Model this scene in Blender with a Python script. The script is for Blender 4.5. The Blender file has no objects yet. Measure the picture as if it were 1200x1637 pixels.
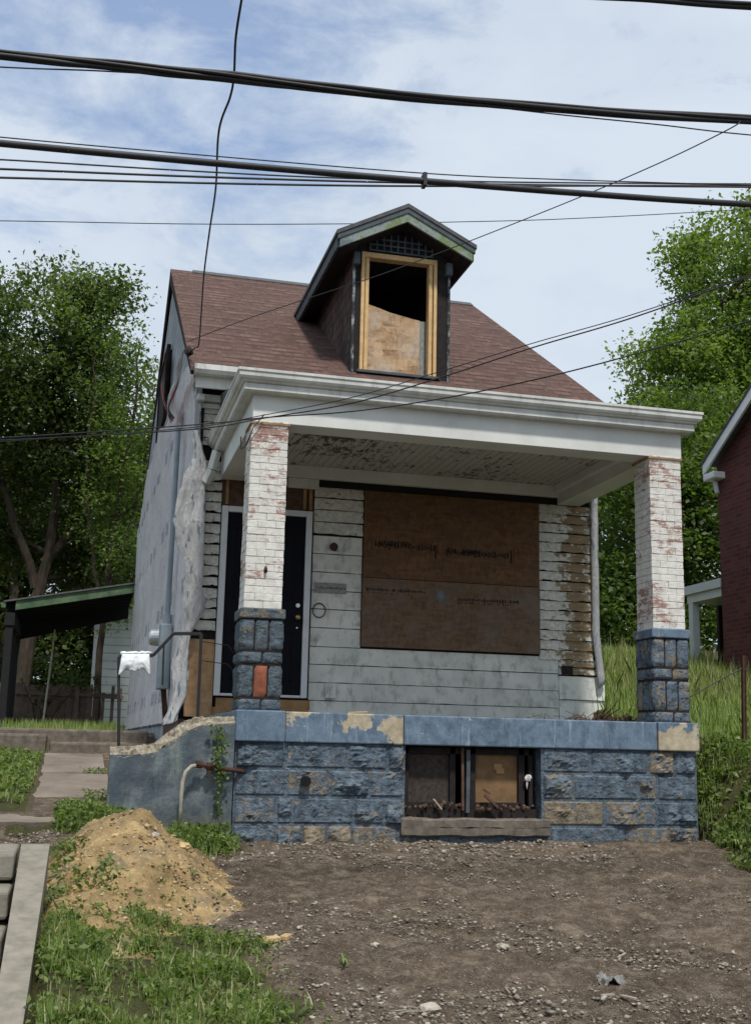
import bpy, math, random
import numpy as np
from mathutils import Vector, Matrix, noise

# ------------------------------------------------------------------ camera, sky, sun, exposure
scene = bpy.context.scene
cam_data = bpy.data.cameras.new("camera")
cam = bpy.data.objects.new("camera", cam_data)
scene.collection.objects.link(cam)
cam_data.sensor_fit = 'VERTICAL'; cam_data.sensor_height = 24.0; cam_data.lens = 27.244
cam_data.clip_start = 0.1; cam_data.clip_end = 3000
R_ = Vector((0.96908449, -0.24576504, 0.02178999)); U_ = Vector((-0.06965861, -0.18780831, 0.97973247)); F_ = Vector((0.23669164, 0.9509614, 0.19912177))
mw = Matrix((R_, U_, -F_)).transposed().to_4x4()
mw.translation = Vector((-1.3577, -10.3037, 0.7967))
cam.matrix_world = mw
scene.camera = cam
scene.view_settings.view_transform = 'Standard'
scene.view_settings.look = 'None'
scene.view_settings.exposure = 0.2
scene.view_settings.gamma = 1.0
scene.view_settings.use_curve_mapping = False

SUN_DIR = Vector((-0.04, 0.76, -1.32)).normalized()      # the way the light travels
SUN_EL = math.asin(-SUN_DIR.z)
SUN_AZ = math.atan2(-SUN_DIR.x, -SUN_DIR.y)              # compass angle of the sun seen from the scene, from +y
world = bpy.data.worlds.new("World"); scene.world = world; world.use_nodes = True
wn = world.node_tree; wn.nodes.clear()
def wnode(t, **kw):
    n = wn.nodes.new(t)
    for k, v in kw.items(): setattr(n, k, v)
    return n
sky = wnode('ShaderNodeTexSky', sky_type='NISHITA', sun_disc=False)
sky.sun_elevation = SUN_EL; sky.sun_rotation = SUN_AZ; sky.air_density = 1.0; sky.dust_density = 1.5
tc = wnode('ShaderNodeTexCoord')
mp = wnode('ShaderNodeMapping'); mp.inputs['Scale'].default_value = (1.0, 1.0, 2.2)
wn.links.new(tc.outputs['Generated'], mp.inputs['Vector'])
n1 = wnode('ShaderNodeTexNoise'); n1.inputs['Scale'].default_value = 8.5; n1.inputs['Detail'].default_value = 9; n1.inputs['Roughness'].default_value = .62; n1.inputs['Distortion'].default_value = .25
n2 = wnode('ShaderNodeTexNoise'); n2.inputs['Scale'].default_value = 1.6; n2.inputs['Detail'].default_value = 5; n2.inputs['Roughness'].default_value = .5
wn.links.new(mp.outputs[0], n1.inputs['Vector']); wn.links.new(mp.outputs[0], n2.inputs['Vector'])
# clear patches lie high up in one part of the sky
vd = wnode('ShaderNodeVectorMath', operation='DOT_PRODUCT')
vd.inputs[1].default_value = tuple((F_ + R_*(300-600)/1858 + U_*(818-(-60))/1858).normalized())
wn.links.new(tc.outputs['Generated'], vd.inputs[0])
mr = wnode('ShaderNodeMapRange'); mr.inputs['From Min'].default_value = .965; mr.inputs['From Max'].default_value = 1.0; mr.inputs['To Min'].default_value = .0; mr.inputs['To Max'].default_value = .30
wn.links.new(vd.outputs['Value'], mr.inputs['Value'])
sb = wnode('ShaderNodeMath', operation='ADD')
wn.links.new(n1.outputs['Fac'], sb.inputs[0]); wn.links.new(mr.outputs[0], sb.inputs[1])
rp = wnode('ShaderNodeValToRGB')
rp.color_ramp.elements[0].position = .60; rp.color_ramp.elements[0].color = (0, 0, 0, 1)
rp.color_ramp.elements[1].position = .88; rp.color_ramp.elements[1].color = (.62, .62, .62, 1)
wn.links.new(sb.outputs[0], rp.inputs['Fac'])
crp = wnode('ShaderNodeValToRGB')                         # grey and bright parts of the cloud sheet
crp.color_ramp.elements[0].position = .30; crp.color_ramp.elements[0].color = (.46, .545, .65, 1)
crp.color_ramp.elements[1].position = .66; crp.color_ramp.elements[1].color = (.60, .67, .765, 1)
cmx = wnode('ShaderNodeMath', operation='MULTIPLY_ADD'); cmx.inputs[1].default_value = -.45; wn.links.new(n1.outputs['Fac'], cmx.inputs[0])
cm2 = wnode('ShaderNodeMath', operation='ADD'); cm2.inputs[1].default_value = .24; wn.links.new(n2.outputs['Fac'], cm2.inputs[0]); wn.links.new(cm2.outputs[0], cmx.inputs[2])
wn.links.new(cmx.outputs[0], crp.inputs['Fac'])
sc_ = wnode('ShaderNodeMixRGB', blend_type='MULTIPLY'); sc_.inputs['Fac'].default_value = 1; sc_.inputs['Color2'].default_value = (10, 10, 10, 1)
wn.links.new(crp.outputs[0], sc_.inputs['Color1'])
blu = wnode('ShaderNodeMixRGB', blend_type='MULTIPLY'); blu.inputs['Fac'].default_value = 1; blu.inputs['Color2'].default_value = (.95, 1.30, 1.65, 1)
wn.links.new(sky.outputs[0], blu.inputs['Color1'])
mx = wnode('ShaderNodeMixRGB')
wn.links.new(rp.outputs[0], mx.inputs['Fac']); wn.links.new(sc_.outputs[0], mx.inputs['Color1']); wn.links.new(blu.outputs[0], mx.inputs['Color2'])
bg = wnode('ShaderNodeBackground'); bg.inputs['Strength'].default_value = 0.1
wo = wnode('ShaderNodeOutputWorld')
wn.links.new(mx.outputs[0], bg.inputs['Color']); wn.links.new(bg.outputs[0], wo.inputs['Surface'])

sl = bpy.data.lights.new("sun", 'SUN'); sl.energy = 3.1; sl.angle = math.radians(5); sl.color = (1.0, .95, .87)
so = bpy.data.objects.new("sun", sl); scene.collection.objects.link(so)
so.rotation_euler = SUN_DIR.to_track_quat('-Z', 'Y').to_euler()
so.location = (10, -20, 30)

# traced courses of pipes, wires and loose cloth, in metres
PT = {'bundle': [(-3.628, -4.0, 4.51), (-2.041, -4.0, 4.605), (-1.348, -4.0, 4.653), (-0.712, -4.0, 4.692), (0.152, -4.0, 4.737), (1.391, -4.0, 4.838), (2.745, -4.0, 4.98), (5.312, -4.0, 5.286)], 'cableB': [(-3.597, -3.9, 4.041), (-2.006, -3.9, 4.114), (-0.952, -3.9, 4.168), (0.189, -3.9, 4.234), (1.428, -3.9, 4.315), (2.781, -3.9, 4.422), (5.339, -3.9, 4.674)], 'cableC': [(0.892, -4.2, 5.483), (1.924, -4.2, 5.601), (2.655, -4.2, 5.693), (5.208, -4.2, 6.076)], 'w_under': [(-3.309, -4.0, 4.383), (-2.034, -4.0, 4.527), (-1.452, -4.0, 4.603), (-0.618, -4.0, 4.692)], 'w_under2': [(0.883, -4.0, 4.77), (1.391, -4.0, 4.794), (2.051, -4.0, 4.835), (2.74, -4.0, 4.87), (4.22, -4.0, 4.991)], 'mess': [(-3.298, -3.9, 4.091), (-2.009, -3.9, 4.152), (-0.954, -3.9, 4.212), (0.509, -3.9, 4.307), (1.429, -3.9, 4.402), (2.787, -3.9, 4.563), (4.28, -3.9, 4.741)], 'e': [(-3.545, -3.0, 4.327), (-2.088, -3.0, 4.467), (-0.891, -3.0, 4.569), (-0.038, -3.0, 4.651), (0.864, -3.0, 4.757), (1.821, -3.0, 4.884), (3.37, -3.0, 5.103), (5.077, -3.0, 5.345)], 'f': [(-3.535, -3.0, 4.245), (-2.083, -3.0, 4.402), (-0.889, -3.0, 4.529), (0.407, -3.0, 4.68), (1.82, -3.0, 4.864), (3.369, -3.0, 5.077), (5.075, -3.0, 5.317)], 'g': [(-3.525, -3.0, 4.163), (-2.078, -3.0, 4.342), (-0.886, -3.0, 4.483), (0.408, -3.0, 4.651), (1.82, -3.0, 4.859), (3.37, -3.0, 5.093), (5.078, -3.0, 5.356)], 'far': [(-8.452, 14.0, 10.989), (-3.673, 14.0, 11.611), (0.264, 14.0, 12.082), (3.508, 14.0, 12.53), (6.355, 14.0, 12.97), (9.208, 14.0, 13.446), (13.451, 14.0, 14.257), (20.025, 14.0, 15.581)], 'drop': [(-0.68, -4.2, 5.454), (-0.702, -4.1, 5.165), (-0.706, -3.9, 5.022), (-0.675, -3.6, 4.956), (-0.672, -3.4, 4.92), (-0.697, -3.0, 4.89), (-0.607, -2.0, 4.978), (-0.55, -1.0, 5.074), (-0.493, 0.0, 5.091), (-0.406, 1.1, 5.138), (-0.331, 2.1, 5.151), (-0.362, 2.2, 5.137), (-0.424, 2.25, 5.096)], 'svc': [(2.578, -4.0, 4.889), (2.42, -3.3, 4.971), (2.123, -2.3, 5.092), (1.511, -0.9, 5.187), (1.154, 0.0, 5.285), (0.783, 0.6, 5.306), (0.136, 1.4, 5.256), (-0.449, 2.2, 5.201)], 'l1': [(3.743, -4.5, 4.262), (2.757, -3.9, 3.923), (2.093, -3.5, 3.71), (1.529, -3.1, 3.58), (0.956, -2.6, 3.456), (0.448, -2.2, 3.345), (-0.119, -1.8, 3.273), (-0.688, -1.6, 3.171), (-2.092, -1.0, 3.092), (-3.521, -0.6, 2.998)], 'l2': [(3.739, -4.5, 4.218), (2.756, -3.9, 3.91), (2.093, -3.5, 3.687), (1.529, -3.1, 3.548), (0.957, -2.6, 3.409), (0.449, -2.2, 3.301), (-0.118, -1.8, 3.248), (-0.687, -1.6, 3.156), (-2.093, -1.0, 3.102), (-3.523, -0.6, 3.018)], 'l3': [(3.709, -4.5, 3.874), (2.741, -3.9, 3.598), (2.04, -3.5, 3.406), (1.528, -3.1, 3.312), (1.006, -2.6, 3.272), (0.451, -2.2, 3.239), (-0.094, -1.8, 3.255), (-0.689, -1.6, 3.191), (-2.094, -1.0, 3.122), (-3.524, -0.6, 3.023)], 'flapL': [(-0.314, 2.5, 4.251), (-0.313, 2.5, 3.96), (-0.408, 2.47, 3.622), (-0.484, 2.42, 3.182), (-0.416, 2.42, 2.928), (-0.318, 2.42, 2.636), (-0.342, 2.42, 2.325), (-0.312, 2.44, 2.056), (-0.406, 2.4, 1.645), (-0.389, 2.3, 1.31), (-0.495, 2.2, 0.979)], 'flapR': [(-0.244, 2.5, 4.257), (-0.137, 2.5, 3.815), (-0.135, 2.49, 3.468), (-0.133, 2.47, 3.109), (-0.129, 2.46, 2.757), (-0.133, 2.44, 2.511), (-0.087, 2.43, 2.271), (-0.218, 2.45, 1.959), (-0.24, 2.4, 1.651), (-0.244, 2.3, 1.314), (-0.367, 2.2, 1.009)], 'pipe': [(-0.458, -0.16, 0.37), (-0.454, -0.16, 0.483), (-0.432, -0.16, 0.566), (-0.386, -0.15, 0.613), (-0.322, -0.13, 0.624), (-0.255, -0.11, 0.615)], 'rust': [(-0.322, -0.13, 0.629), (-0.229, -0.11, 0.615), (-0.135, -0.09, 0.595), (-0.024, -0.07, 0.586), (0.094, 0.0, 0.571)], 'vine': [(-0.115, -0.08, 0.2), (-0.138, -0.1, 0.423), (-0.124, -0.1, 0.564), (-0.165, -0.12, 0.695), (-0.131, -0.1, 0.827), (-0.191, -0.1, 0.958)], 'post': [(5.117, 0.3, 0.78), (5.164, 0.3, 1.802)], 'wirep': [(4.537, 0.25, 1.371), (4.732, 0.27, 1.471), (4.916, 0.28, 1.565), (5.158, 0.3, 1.675)], 'rail': [(-1.036, 0.18, 1.533), (-0.74, 0.18, 1.556), (-0.571, 0.18, 1.757), (-0.327, 0.18, 1.768)], 'railb': [(-0.986, 0.18, 0.755), (-0.322, 0.18, 1.012), (-0.652, 0.18, 1.648), (-0.644, 0.18, 1.302)], 'path': [(-1.688, 5.0, 0.694), (-1.006, 5.0, 0.708), (-1.652, 0.9, 0.333), (-1.044, 0.5, 0.319)], 'canopy': [(-2.37, 6.0, 2.661), (-0.711, 6.0, 2.965)], 'torn1': [(-0.5, 2.028, 4.978), (-0.48, 3.069, 5.076), (-0.46, 4.301, 5.127), (-0.46, 4.881, 5.053)], 'torn2': [(-0.45, 6.756, 6.531), (-0.45, 6.855, 6.166), (-0.46, 5.639, 5.443), (-0.46, 4.047, 4.774)], 'hole': [(-0.33, 6.597, 6.837), (-0.33, 8.393, 6.329), (-0.33, 8.457, 7.489), (-0.33, 5.53, 6.231)], 'steps': [(-1.639, -2.2, 0.138), (-1.46, -2.2, 0.138), (-1.603, -4.3, -0.495), (-1.491, -4.3, -0.498), (-1.778, -2.2, 0.138), (-1.67, -2.2, 0.138), (-1.74, -2.6, -0.05), (-1.7, -3.0, -0.246), (-1.624, -3.0, -0.247)], 'dl': [(0.44, 2.57, 5.55)], 'scrap': [(1.595, -4.038, -0.38), (-0.177, -3.21, -0.3), (0.264, -4.455, -0.45), (-0.016, -3.137, -0.25), (1.15, -4.657, -0.4), (4.051, -1.021, -0.05), (1.526, -4.26, -0.38)]}

random.seed(7); rng = np.random.default_rng(7)
C = scene.collection

# ------------------------------------------------------------------ materials
class NT:
    def __init__(s, name, rough=.8, spec=.3, metal=0.0):
        s.m = bpy.data.materials.new(name); s.m.use_nodes = True
        s.t = s.m.node_tree; s.b = s.t.nodes['Principled BSDF']
        s.b.inputs['Roughness'].default_value = rough; s.b.inputs['Specular IOR Level'].default_value = spec; s.b.inputs['Metallic'].default_value = metal
        s.g = s.t.nodes.new('ShaderNodeNewGeometry'); s.pos = s.g.outputs['Position']
        s.uvn = s.t.nodes.new('ShaderNodeUVMap'); s.uv = s.uvn.outputs[0]
        a = s.t.nodes.new('ShaderNodeAttribute'); a.attribute_name = 'tint'; s.tint = a.outputs['Fac']
    def n(s, t, **kw):
        x = s.t.nodes.new(t)
        for k, v in kw.items(): setattr(x, k, v)
        return x
    def set(s, sock, v):
        if hasattr(v, 'is_output'): s.t.links.new(v, sock)
        else:
            if isinstance(v, tuple) and len(v) == 3 and sock.type == 'RGBA': v = (*v, 1)
            sock.default_value = v
    def mapv(s, v, scale=(1, 1, 1), rot=(0, 0, 0), loc=(0, 0, 0)):
        x = s.n('ShaderNodeMapping'); s.set(x.inputs['Vector'], v)
        x.inputs['Scale'].default_value = scale; x.inputs['Rotation'].default_value = rot; x.inputs['Location'].default_value = loc
        return x.outputs[0]
    def noise(s, scale, detail=4, rough=.55, v=None, dist=0.0, sc=None):
        x = s.n('ShaderNodeTexNoise'); v = s.pos if v is None else v
        if sc: v = s.mapv(v, sc)
        s.set(x.inputs['Vector'], v); x.inputs['Scale'].default_value = scale; x.inputs['Detail'].default_value = detail
        x.inputs['Roughness'].default_value = rough; x.inputs['Distortion'].default_value = dist
        return x.outputs['Fac']
    def vor(s, scale, v=None, feature='F1', out='Distance', sc=None, rand=1.0):
        x = s.n('ShaderNodeTexVoronoi', feature=feature); v = s.pos if v is None else v
        if sc: v = s.mapv(v, sc)
        s.set(x.inputs['Vector'], v); x.inputs['Scale'].default_value = scale; x.inputs['Randomness'].default_value = rand
        return x.outputs[out]
    def ramp(s, fac, *stops, interp='LINEAR'):
        x = s.n('ShaderNodeValToRGB'); cr = x.color_ramp; cr.interpolation = interp
        while len(cr.elements) < len(stops): cr.elements.new(.5)
        for e, (p, c) in zip(cr.elements, stops):
            e.position = p; e.color = (c, c, c, 1) if not isinstance(c, tuple) else (*c, 1)
        s.set(x.inputs['Fac'], fac); return x.outputs[0]
    def mix(s, fac, a, b, blend='MIX'):
        x = s.n('ShaderNodeMixRGB', blend_type=blend)
        s.set(x.inputs['Fac'], fac); s.set(x.inputs['Color1'], a); s.set(x.inputs['Color2'], b); return x.outputs[0]
    def math(s, op, a, b=0.0, c=None, clamp=False):
        x = s.n('ShaderNodeMath', operation=op); x.use_clamp = clamp
        s.set(x.inputs[0], a); s.set(x.inputs[1], b)
        if c is not None: s.set(x.inputs[2], c)
        return x.outputs[0]
    def xyz(s, v=None):
        x = s.n('ShaderNodeSeparateXYZ'); s.set(x.inputs[0], s.pos if v is None else v); return x.outputs
    def brick(s, v, w, h, mortar, c1, c2, cm, offset=.5, smooth=.1, bias=0.0):
        x = s.n('ShaderNodeTexBrick', offset=offset); s.set(x.inputs['Vector'], v)
        x.inputs['Scale'].default_value = 1; x.inputs['Brick Width'].default_value = w; x.inputs['Row Height'].default_value = h
        x.inputs['Mortar Size'].default_value = mortar; x.inputs['Mortar Smooth'].default_value = smooth; x.inputs['Bias'].default_value = bias
        s.set(x.inputs['Color1'], c1); s.set(x.inputs['Color2'], c2); s.set(x.inputs['Mortar'], cm)
        return x.outputs['Color'], x.outputs['Fac']
    def bump(s, h, dist=.01, strength=.6, prev=None):
        x = s.n('ShaderNodeBump'); x.inputs['Strength'].default_value = strength; x.inputs['Distance'].default_value = dist
        s.set(x.inputs['Height'], h)
        if prev is not None: s.t.links.new(prev, x.inputs['Normal'])
        return x.outputs[0]
    def out(s, color, normal=None, rough=None):
        s.set(s.b.inputs['Base Color'], color)
        if normal is not None: s.t.links.new(normal, s.b.inputs['Normal'])
        if rough is not None: s.set(s.b.inputs['Roughness'], rough)
        return s.m

MAT = {}
def simple(name, col, rough=.7, var=.18, scale=9, bump=.0, metal=0.0, bscale=60, spec=.3):
    a = NT(name, rough, spec, metal)
    f = a.noise(scale, 6, .6)
    d = tuple(c*(1-var) for c in col); l = tuple(min(1, c*(1+var*.7)) for c in col)
    c = a.ramp(f, (.3, d), (.7, l))
    nm = a.bump(a.noise(bscale, 4), .006, bump) if bump else None
    MAT[name] = a.out(c, nm); return MAT[name]

# white metal trim, gutters: grime streaks
a = NT('white_trim', .45, .4)
g = a.noise(3.5, 6, .6); st = a.noise(14, 4, .6, sc=(1, 1, .12))
c = a.ramp(g, (.3, (.47, .48, .455)), (.65, (.66, .67, .64)))
c = a.mix(a.ramp(st, (.52, 0.0), (.74, .5)), c, (.30, .285, .25))
MAT['white_trim'] = a.out(c, a.bump(g, .004, .15))
a = NT('beam_panel', .5, .35)
c = a.ramp(a.noise(2.2, 5, .6), (.3, (.56, .57, .545)), (.7, (.70, .71, .69)))
c = a.mix(a.ramp(a.noise(9, 5, .7, sc=(.3, 1, 1)), (.62, 0.0), (.85, .3)), c, (.36, .34, .3))
MAT['beam_panel'] = a.out(c)
# porch ceiling: boards with peeling paint
a = NT('ceiling_boards', .8, .2)
x = a.xyz()
lines = a.math('PINGPONG', x[0], .045); ln = a.ramp(lines, (0.0, 0.0), (.006, 1.0))
pe = a.noise(16, 8, .75, sc=(1.2, .5, 1)); big = a.noise(1.6, 3)
m = a.math('ADD', pe, a.math('MULTIPLY', big, .55))
c = a.mix(a.ramp(m, (.82, 0.0), (.88, 1.0)), (.47, .465, .44), (.10, .085, .07))
c = a.mix(ln, (.12, .11, .1), c)
MAT['ceiling_boards'] = a.out(c, a.bump(lines, .01, .3))
# wide cement siding
a = NT('wide_siding', .75, .25)
g = a.noise(2.6, 6, .6); sm = a.noise(7, 7, .7, sc=(1, 1, .55)); fn = a.noise(60, 4)
c = a.ramp(g, (.3, (.56, .575, .53)), (.7, (.76, .765, .715)))
c = a.mix(a.ramp(sm, (.51, 0.0), (.70, .75)), c, (.21, .21, .185))
rw = a.math('FRACT', a.math('DIVIDE', a.math('SUBTRACT', a.xyz()[2], 1.10), .2108))
c = a.mix(a.math('MULTIPLY', a.ramp(rw, (.0, .9), (.4, 0.0)), a.ramp(a.noise(6, 6, .75, sc=(1, 1, .3)), (.50, 0.0), (.64, .6))), c, (.17, .17, .15))
c = a.mix(a.ramp(a.noise(5, 4, .6, sc=(2, 1, .5)), (.7, 0.0), (.8, .5)), c, (.26, .2, .13))
MAT['wide_siding'] = a.out(c, a.bump(fn, .003, .3))
# old narrow clapboards, bare wood showing at the far right of the wall
a = NT('old_clapboard', .85, .2)
x = a.xyz()
pe = a.noise(8, 8, .68, sc=(1.4, 1, 1.8)); per = a.noise(3.0, 5, .7, sc=(1.2, 1, 3.2))
d_ = a.math('ABSOLUTE', a.math('SUBTRACT', x[0], a.math('ADD', 4.10, a.math('MULTIPLY', per, .55))))
right = a.math('MAXIMUM', a.math('MULTIPLY', a.math('SUBTRACT', .32, d_), .9), 0.0)
f = a.math('ADD', pe, right)
c0 = a.ramp(a.noise(22, 6, .7), (.3, (.42, .41, .36)), (.65, (.72, .71, .65)))
wood = a.ramp(a.noise(14, 6, .7, sc=(.25, 1, 2.5)), (.3, (.16, .115, .065)), (.7, (.34, .25, .15)))
c = a.mix(a.ramp(f, (.60, 0.0), (.66, 1.0)), c0, wood)
c = a.mix(a.ramp(a.noise(26, 8, .8, sc=(1, 1, 2.6)), (.6, 0.0), (.72, .85)), c, (.10, .08, .06))
MAT['old_clapboard'] = a.out(c, a.bump(pe, .006, .6))
# strand board
def osb(name, dark, light, wear, wearamt, scale=26):
    a = NT(name, .75, .25)
    v1 = a.vor(scale, out='Color', sc=(.35, 1, 1)); v2 = a.vor(scale*1.3, out='Color', sc=(1, 1, .4))
    s1 = a.xyz(v1)[0]; s2 = a.xyz(v2)[1]
    f = a.math('ADD', a.math('MULTIPLY_ADD', s1, .30, a.math('MULTIPLY', s2, .22)), a.math('MULTIPLY', a.noise(38, 7, .75, dist=.5), .5))
    c = a.ramp(f, (.15, dark), (.85, light))
    w = a.noise(2.3, 7, .65); w2 = a.noise(30, 6, .75)
    c = a.mix(a.ramp(w, (.45, 0.0), (.7, wearamt)), c, wear)
    c = a.mix(a.ramp(w2, (.64, 0.0), (.74, .6)), c, tuple(min(.8, k*2.2) for k in wear))
    MAT[name] = a.out(c, a.bump(f, .004, .35))
osb('window_board', (.075, .036, .018), (.20, .105, .050), (.09, .062, .045), .6)
osb('window_board_worn', (.085, .052, .032), (.205, .130, .080), (.17, .135, .11), .85)
osb('wall_board', (.30, .17, .08), (.56, .35, .19), (.34, .24, .16), .35, 22)
osb('dormer_board', (.15, .08, .04), (.60, .40, .23), (.52, .48, .42), .75, 20)
# painted brick, worn through to red
a = NT('painted_brick', .85, .2)
pe = a.noise(11, 9, .80, sc=(.8, .8, 2.2), dist=.3); bg_ = a.noise(2.4, 3, .5, dist=.4)
f = a.math('ADD', a.math('MULTIPLY', pe, .72), a.math('MULTIPLY', bg_, .45))
f = a.math('ADD', f, a.math('MULTIPLY', a.tint, .04))
red = a.ramp(a.noise(30, 4), (.3, (.16, .06, .045)), (.7, (.40, .20, .15)))
wh = a.ramp(a.noise(12, 6, .65), (.3, (.55, .54, .50)), (.65, (.75, .74, .70)))
wh = a.mix(a.ramp(a.noise(34, 7, .8, sc=(.6, .6, 1.8)), (.57, 0.0), (.66, .85)), wh, (.20, .165, .14))
c = a.mix(a.ramp(f, (.625, 0.0), (.68, .85)), wh, red)
MAT['painted_brick'] = a.out(c, a.bump(pe, .008, .7))
a = NT('brick_mortar', .9, .1)
MAT['brick_mortar'] = a.out(a.ramp(a.noise(18, 7, .75), (.48, (.62, .61, .57)), (.62, (.20, .17, .15))))
# blue painted stone; tint picks how bare a block is
def stone(name, bare_shift=0.0, blue=((.040, .062, .090), (.22, .285, .35))):
    a = NT(name, .8, .25)
    p1 = a.noise(5.5, 8, .7); p2 = a.noise(17, 8, .72, dist=.3)
    bl = a.ramp(a.noise(9, 8, .78), (.34, blue[0]), (.52, tuple((p+q)/2 for p, q in zip(*blue))), (.66, blue[1]))
    bl = a.mix(a.ramp(a.noise(15, 8, .82, dist=.4, sc=(.6, 1, 1.7)), (.52, 0.0), (.59, .9)), bl, (.026, .028, .030))
    bl = a.mix(a.ramp(a.noise(26, 8, .8, dist=.5), (.58, 0.0), (.66, .8)), bl, (.22, .225, .21))
    tan = a.ramp(a.noise(12, 7, .7), (.3, (.12, .10, .075)), (.7, (.36, .30, .21)))
    f = a.math('ADD', a.math('MULTIPLY', p1, .4), a.math('MULTIPLY', p2, .6))
    f = a.math('ADD', f, a.math('MULTIPLY', a.tint, .20))
    c = a.mix(a.ramp(f, (.57+bare_shift, 0.0), (.62+bare_shift, 1.0)), bl, tan)
    x = a.xyz()                                            # splashed soil along the lowest courses
    lo = a.math('ADD', a.math('MULTIPLY', x[2], -1.6), a.math('MULTIPLY', p1, 1.1))
    c = a.mix(a.ramp(lo, (.62, 0.0), (.95, .30)), c, (.115, .10, .08))
    h = a.math('ADD', a.noise(22, 8, .7), a.math('MULTIPLY', p1, .6))
    MAT[name] = a.out(c, a.bump(h, .035, .9))
stone('blue_stone'); stone('blue_mortar', .07, ((.06, .085, .115), (.19, .245, .31)))
a = NT('blue_coping', .7, .3)
p1 = a.noise(2.0, 7, .62, dist=.4); st = a.noise(20, 5, .7, sc=(1, 1, .1)); p3 = a.noise(9, 7, .7)
bl = a.ramp(p3, (.3, (.065, .105, .155)), (.68, (.17, .235, .315)))
bl = a.mix(a.ramp(st, (.58, 0.0), (.70, .55)), bl, (.38, .43, .47))
bl = a.mix(a.ramp(a.noise(3.5, 8, .75, sc=(1, 1, .5), dist=.5), (.52, 0.0), (.64, .65)), bl, (.045, .062, .085))
tan = a.ramp(a.noise(14, 6), (.3, (.30, .25, .17)), (.7, (.48, .42, .31)))
f = a.math('ADD', a.math('ADD', a.math('MULTIPLY', p1, .8), a.math('MULTIPLY', p3, .2)), a.math('MULTIPLY', a.tint, .2))
c = a.mix(a.ramp(f, (.625, 0.0), (.64, 1.0)), bl, tan)
MAT['blue_coping'] = a.out(c, a.bump(a.math('ADD', p3, a.math('MULTIPLY', a.ramp(f, (.625, 1.0), (.64, 0.0)), .4)), .008, .6))
a = NT('blue_wall', .75, .3)
p1 = a.noise(3.2, 8, .68); p3 = a.noise(13, 8, .7); st = a.noise(11, 6, .7, sc=(1, 1, .16))
bl = a.ramp(p1, (.34, (.035, .055, .072)), (.5, (.085, .108, .125)), (.66, (.19, .22, .235)))
bl = a.mix(a.ramp(st, (.55, 0.0), (.75, .55)), bl, (.27, .31, .26))
bl = a.mix(a.ramp(p3, (.60, 0.0), (.68, .8)), bl, (.045, .055, .06))
x = a.xyz()
bl = a.mix(a.ramp(a.noise(4.5, 8, .75, dist=.6), (.58, 0.0), (.66, .75)), bl, (.13, .12, .095))
lo = a.math('ADD', a.math('MULTIPLY', x[2], -1.3), a.math('MULTIPLY', p3, .9))
bl = a.mix(a.ramp(lo, (.1, 0.0), (.42, .7)), bl, (.13, .115, .085))
MAT['blue_wall'] = a.out(bl, a.bump(p3, .012, .7))
a = NT('broken_concrete', .9, .15)
MAT['broken_concrete'] = a.out(a.ramp(a.noise(15, 8, .8), (.40, (.12, .10, .075)), (.52, (.30, .265, .20)), (.66, (.50, .45, .36))), a.bump(a.noise(30, 6, .7), .02, .9))
# roof shingles
a = NT('shingles', .9, .15)
vv = a.uv
col, fac = a.brick(vv, .15, .20, .006, (0, 0, 0), (1, 1, 1), (.5, .5, .5), offset=.37, smooth=0)
col2, fac2 = a.brick(a.mapv(vv, loc=(.13, .0, 0)), .23, .20, .0, (0, 0, 0), (1, 1, 1), (.5, .5, .5), offset=.61, smooth=0)
v = a.math('ADD', a.math('MULTIPLY', a.xyz(col)[0], .5), a.math('MULTIPLY', a.xyz(col2)[0], .5))
c = a.ramp(v, (0.0, (.050, .028, .025)), (.35, (.082, .045, .038)), (.65, (.112, .063, .052)), (1.0, (.165, .098, .078)))
c = a.mix(a.ramp(a.noise(11, 6, .75, v=vv, sc=(1, .55, 1)), (.50, 0.0), (.60, .75)), c, (.050, .028, .026))
c = a.mix(a.ramp(a.noise(13, 6, .75, v=a.mapv(vv, loc=(7, 3, 0)), sc=(1, .6, 1)), (.54, 0.0), (.64, .7)), c, (.19, .113, .088))
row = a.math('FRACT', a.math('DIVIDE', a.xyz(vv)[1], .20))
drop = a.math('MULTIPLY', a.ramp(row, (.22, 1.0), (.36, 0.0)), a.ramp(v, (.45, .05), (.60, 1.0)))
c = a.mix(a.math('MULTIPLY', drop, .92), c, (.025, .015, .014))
c = a.mix(.22, c, a.ramp(a.noise(160, 2), (.35, (.05, .03, .026)), (.65, (.24, .17, .14))))
hgt = a.math('SUBTRACT', a.math('MULTIPLY', v, .5), row)
MAT['shingles'] = a.out(c, a.bump(hgt, .012, .7))
# dormer cheek, charred brown shakes
a = NT('cheek_shakes', .85, .2)
col, fac = a.brick(a.uv, .13, .14, .008, (0, 0, 0), (1, 1, 1), (.5, .5, .5), offset=.45, smooth=0)
v = a.xyz(col)[0]
c = a.ramp(v, (0.0, (.03, .02, .018)), (1.0, (.10, .06, .05)))
row = a.math('FRACT', a.math('DIVIDE', a.xyz(a.uv)[1], .14))
c = a.mix(a.ramp(row, (.03, 1.0), (.14, 0.0)), c, (.008, .006, .006))
c = a.mix(a.ramp(a.noise(9, 7, .75, sc=(1, 1, .5)), (.60, 0.0), (.67, .8)), c, (.25, .23, .23))
MAT['cheek_shakes'] = a.out(c, a.bump(a.math('SUBTRACT', v, row), .015, .8))
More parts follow.
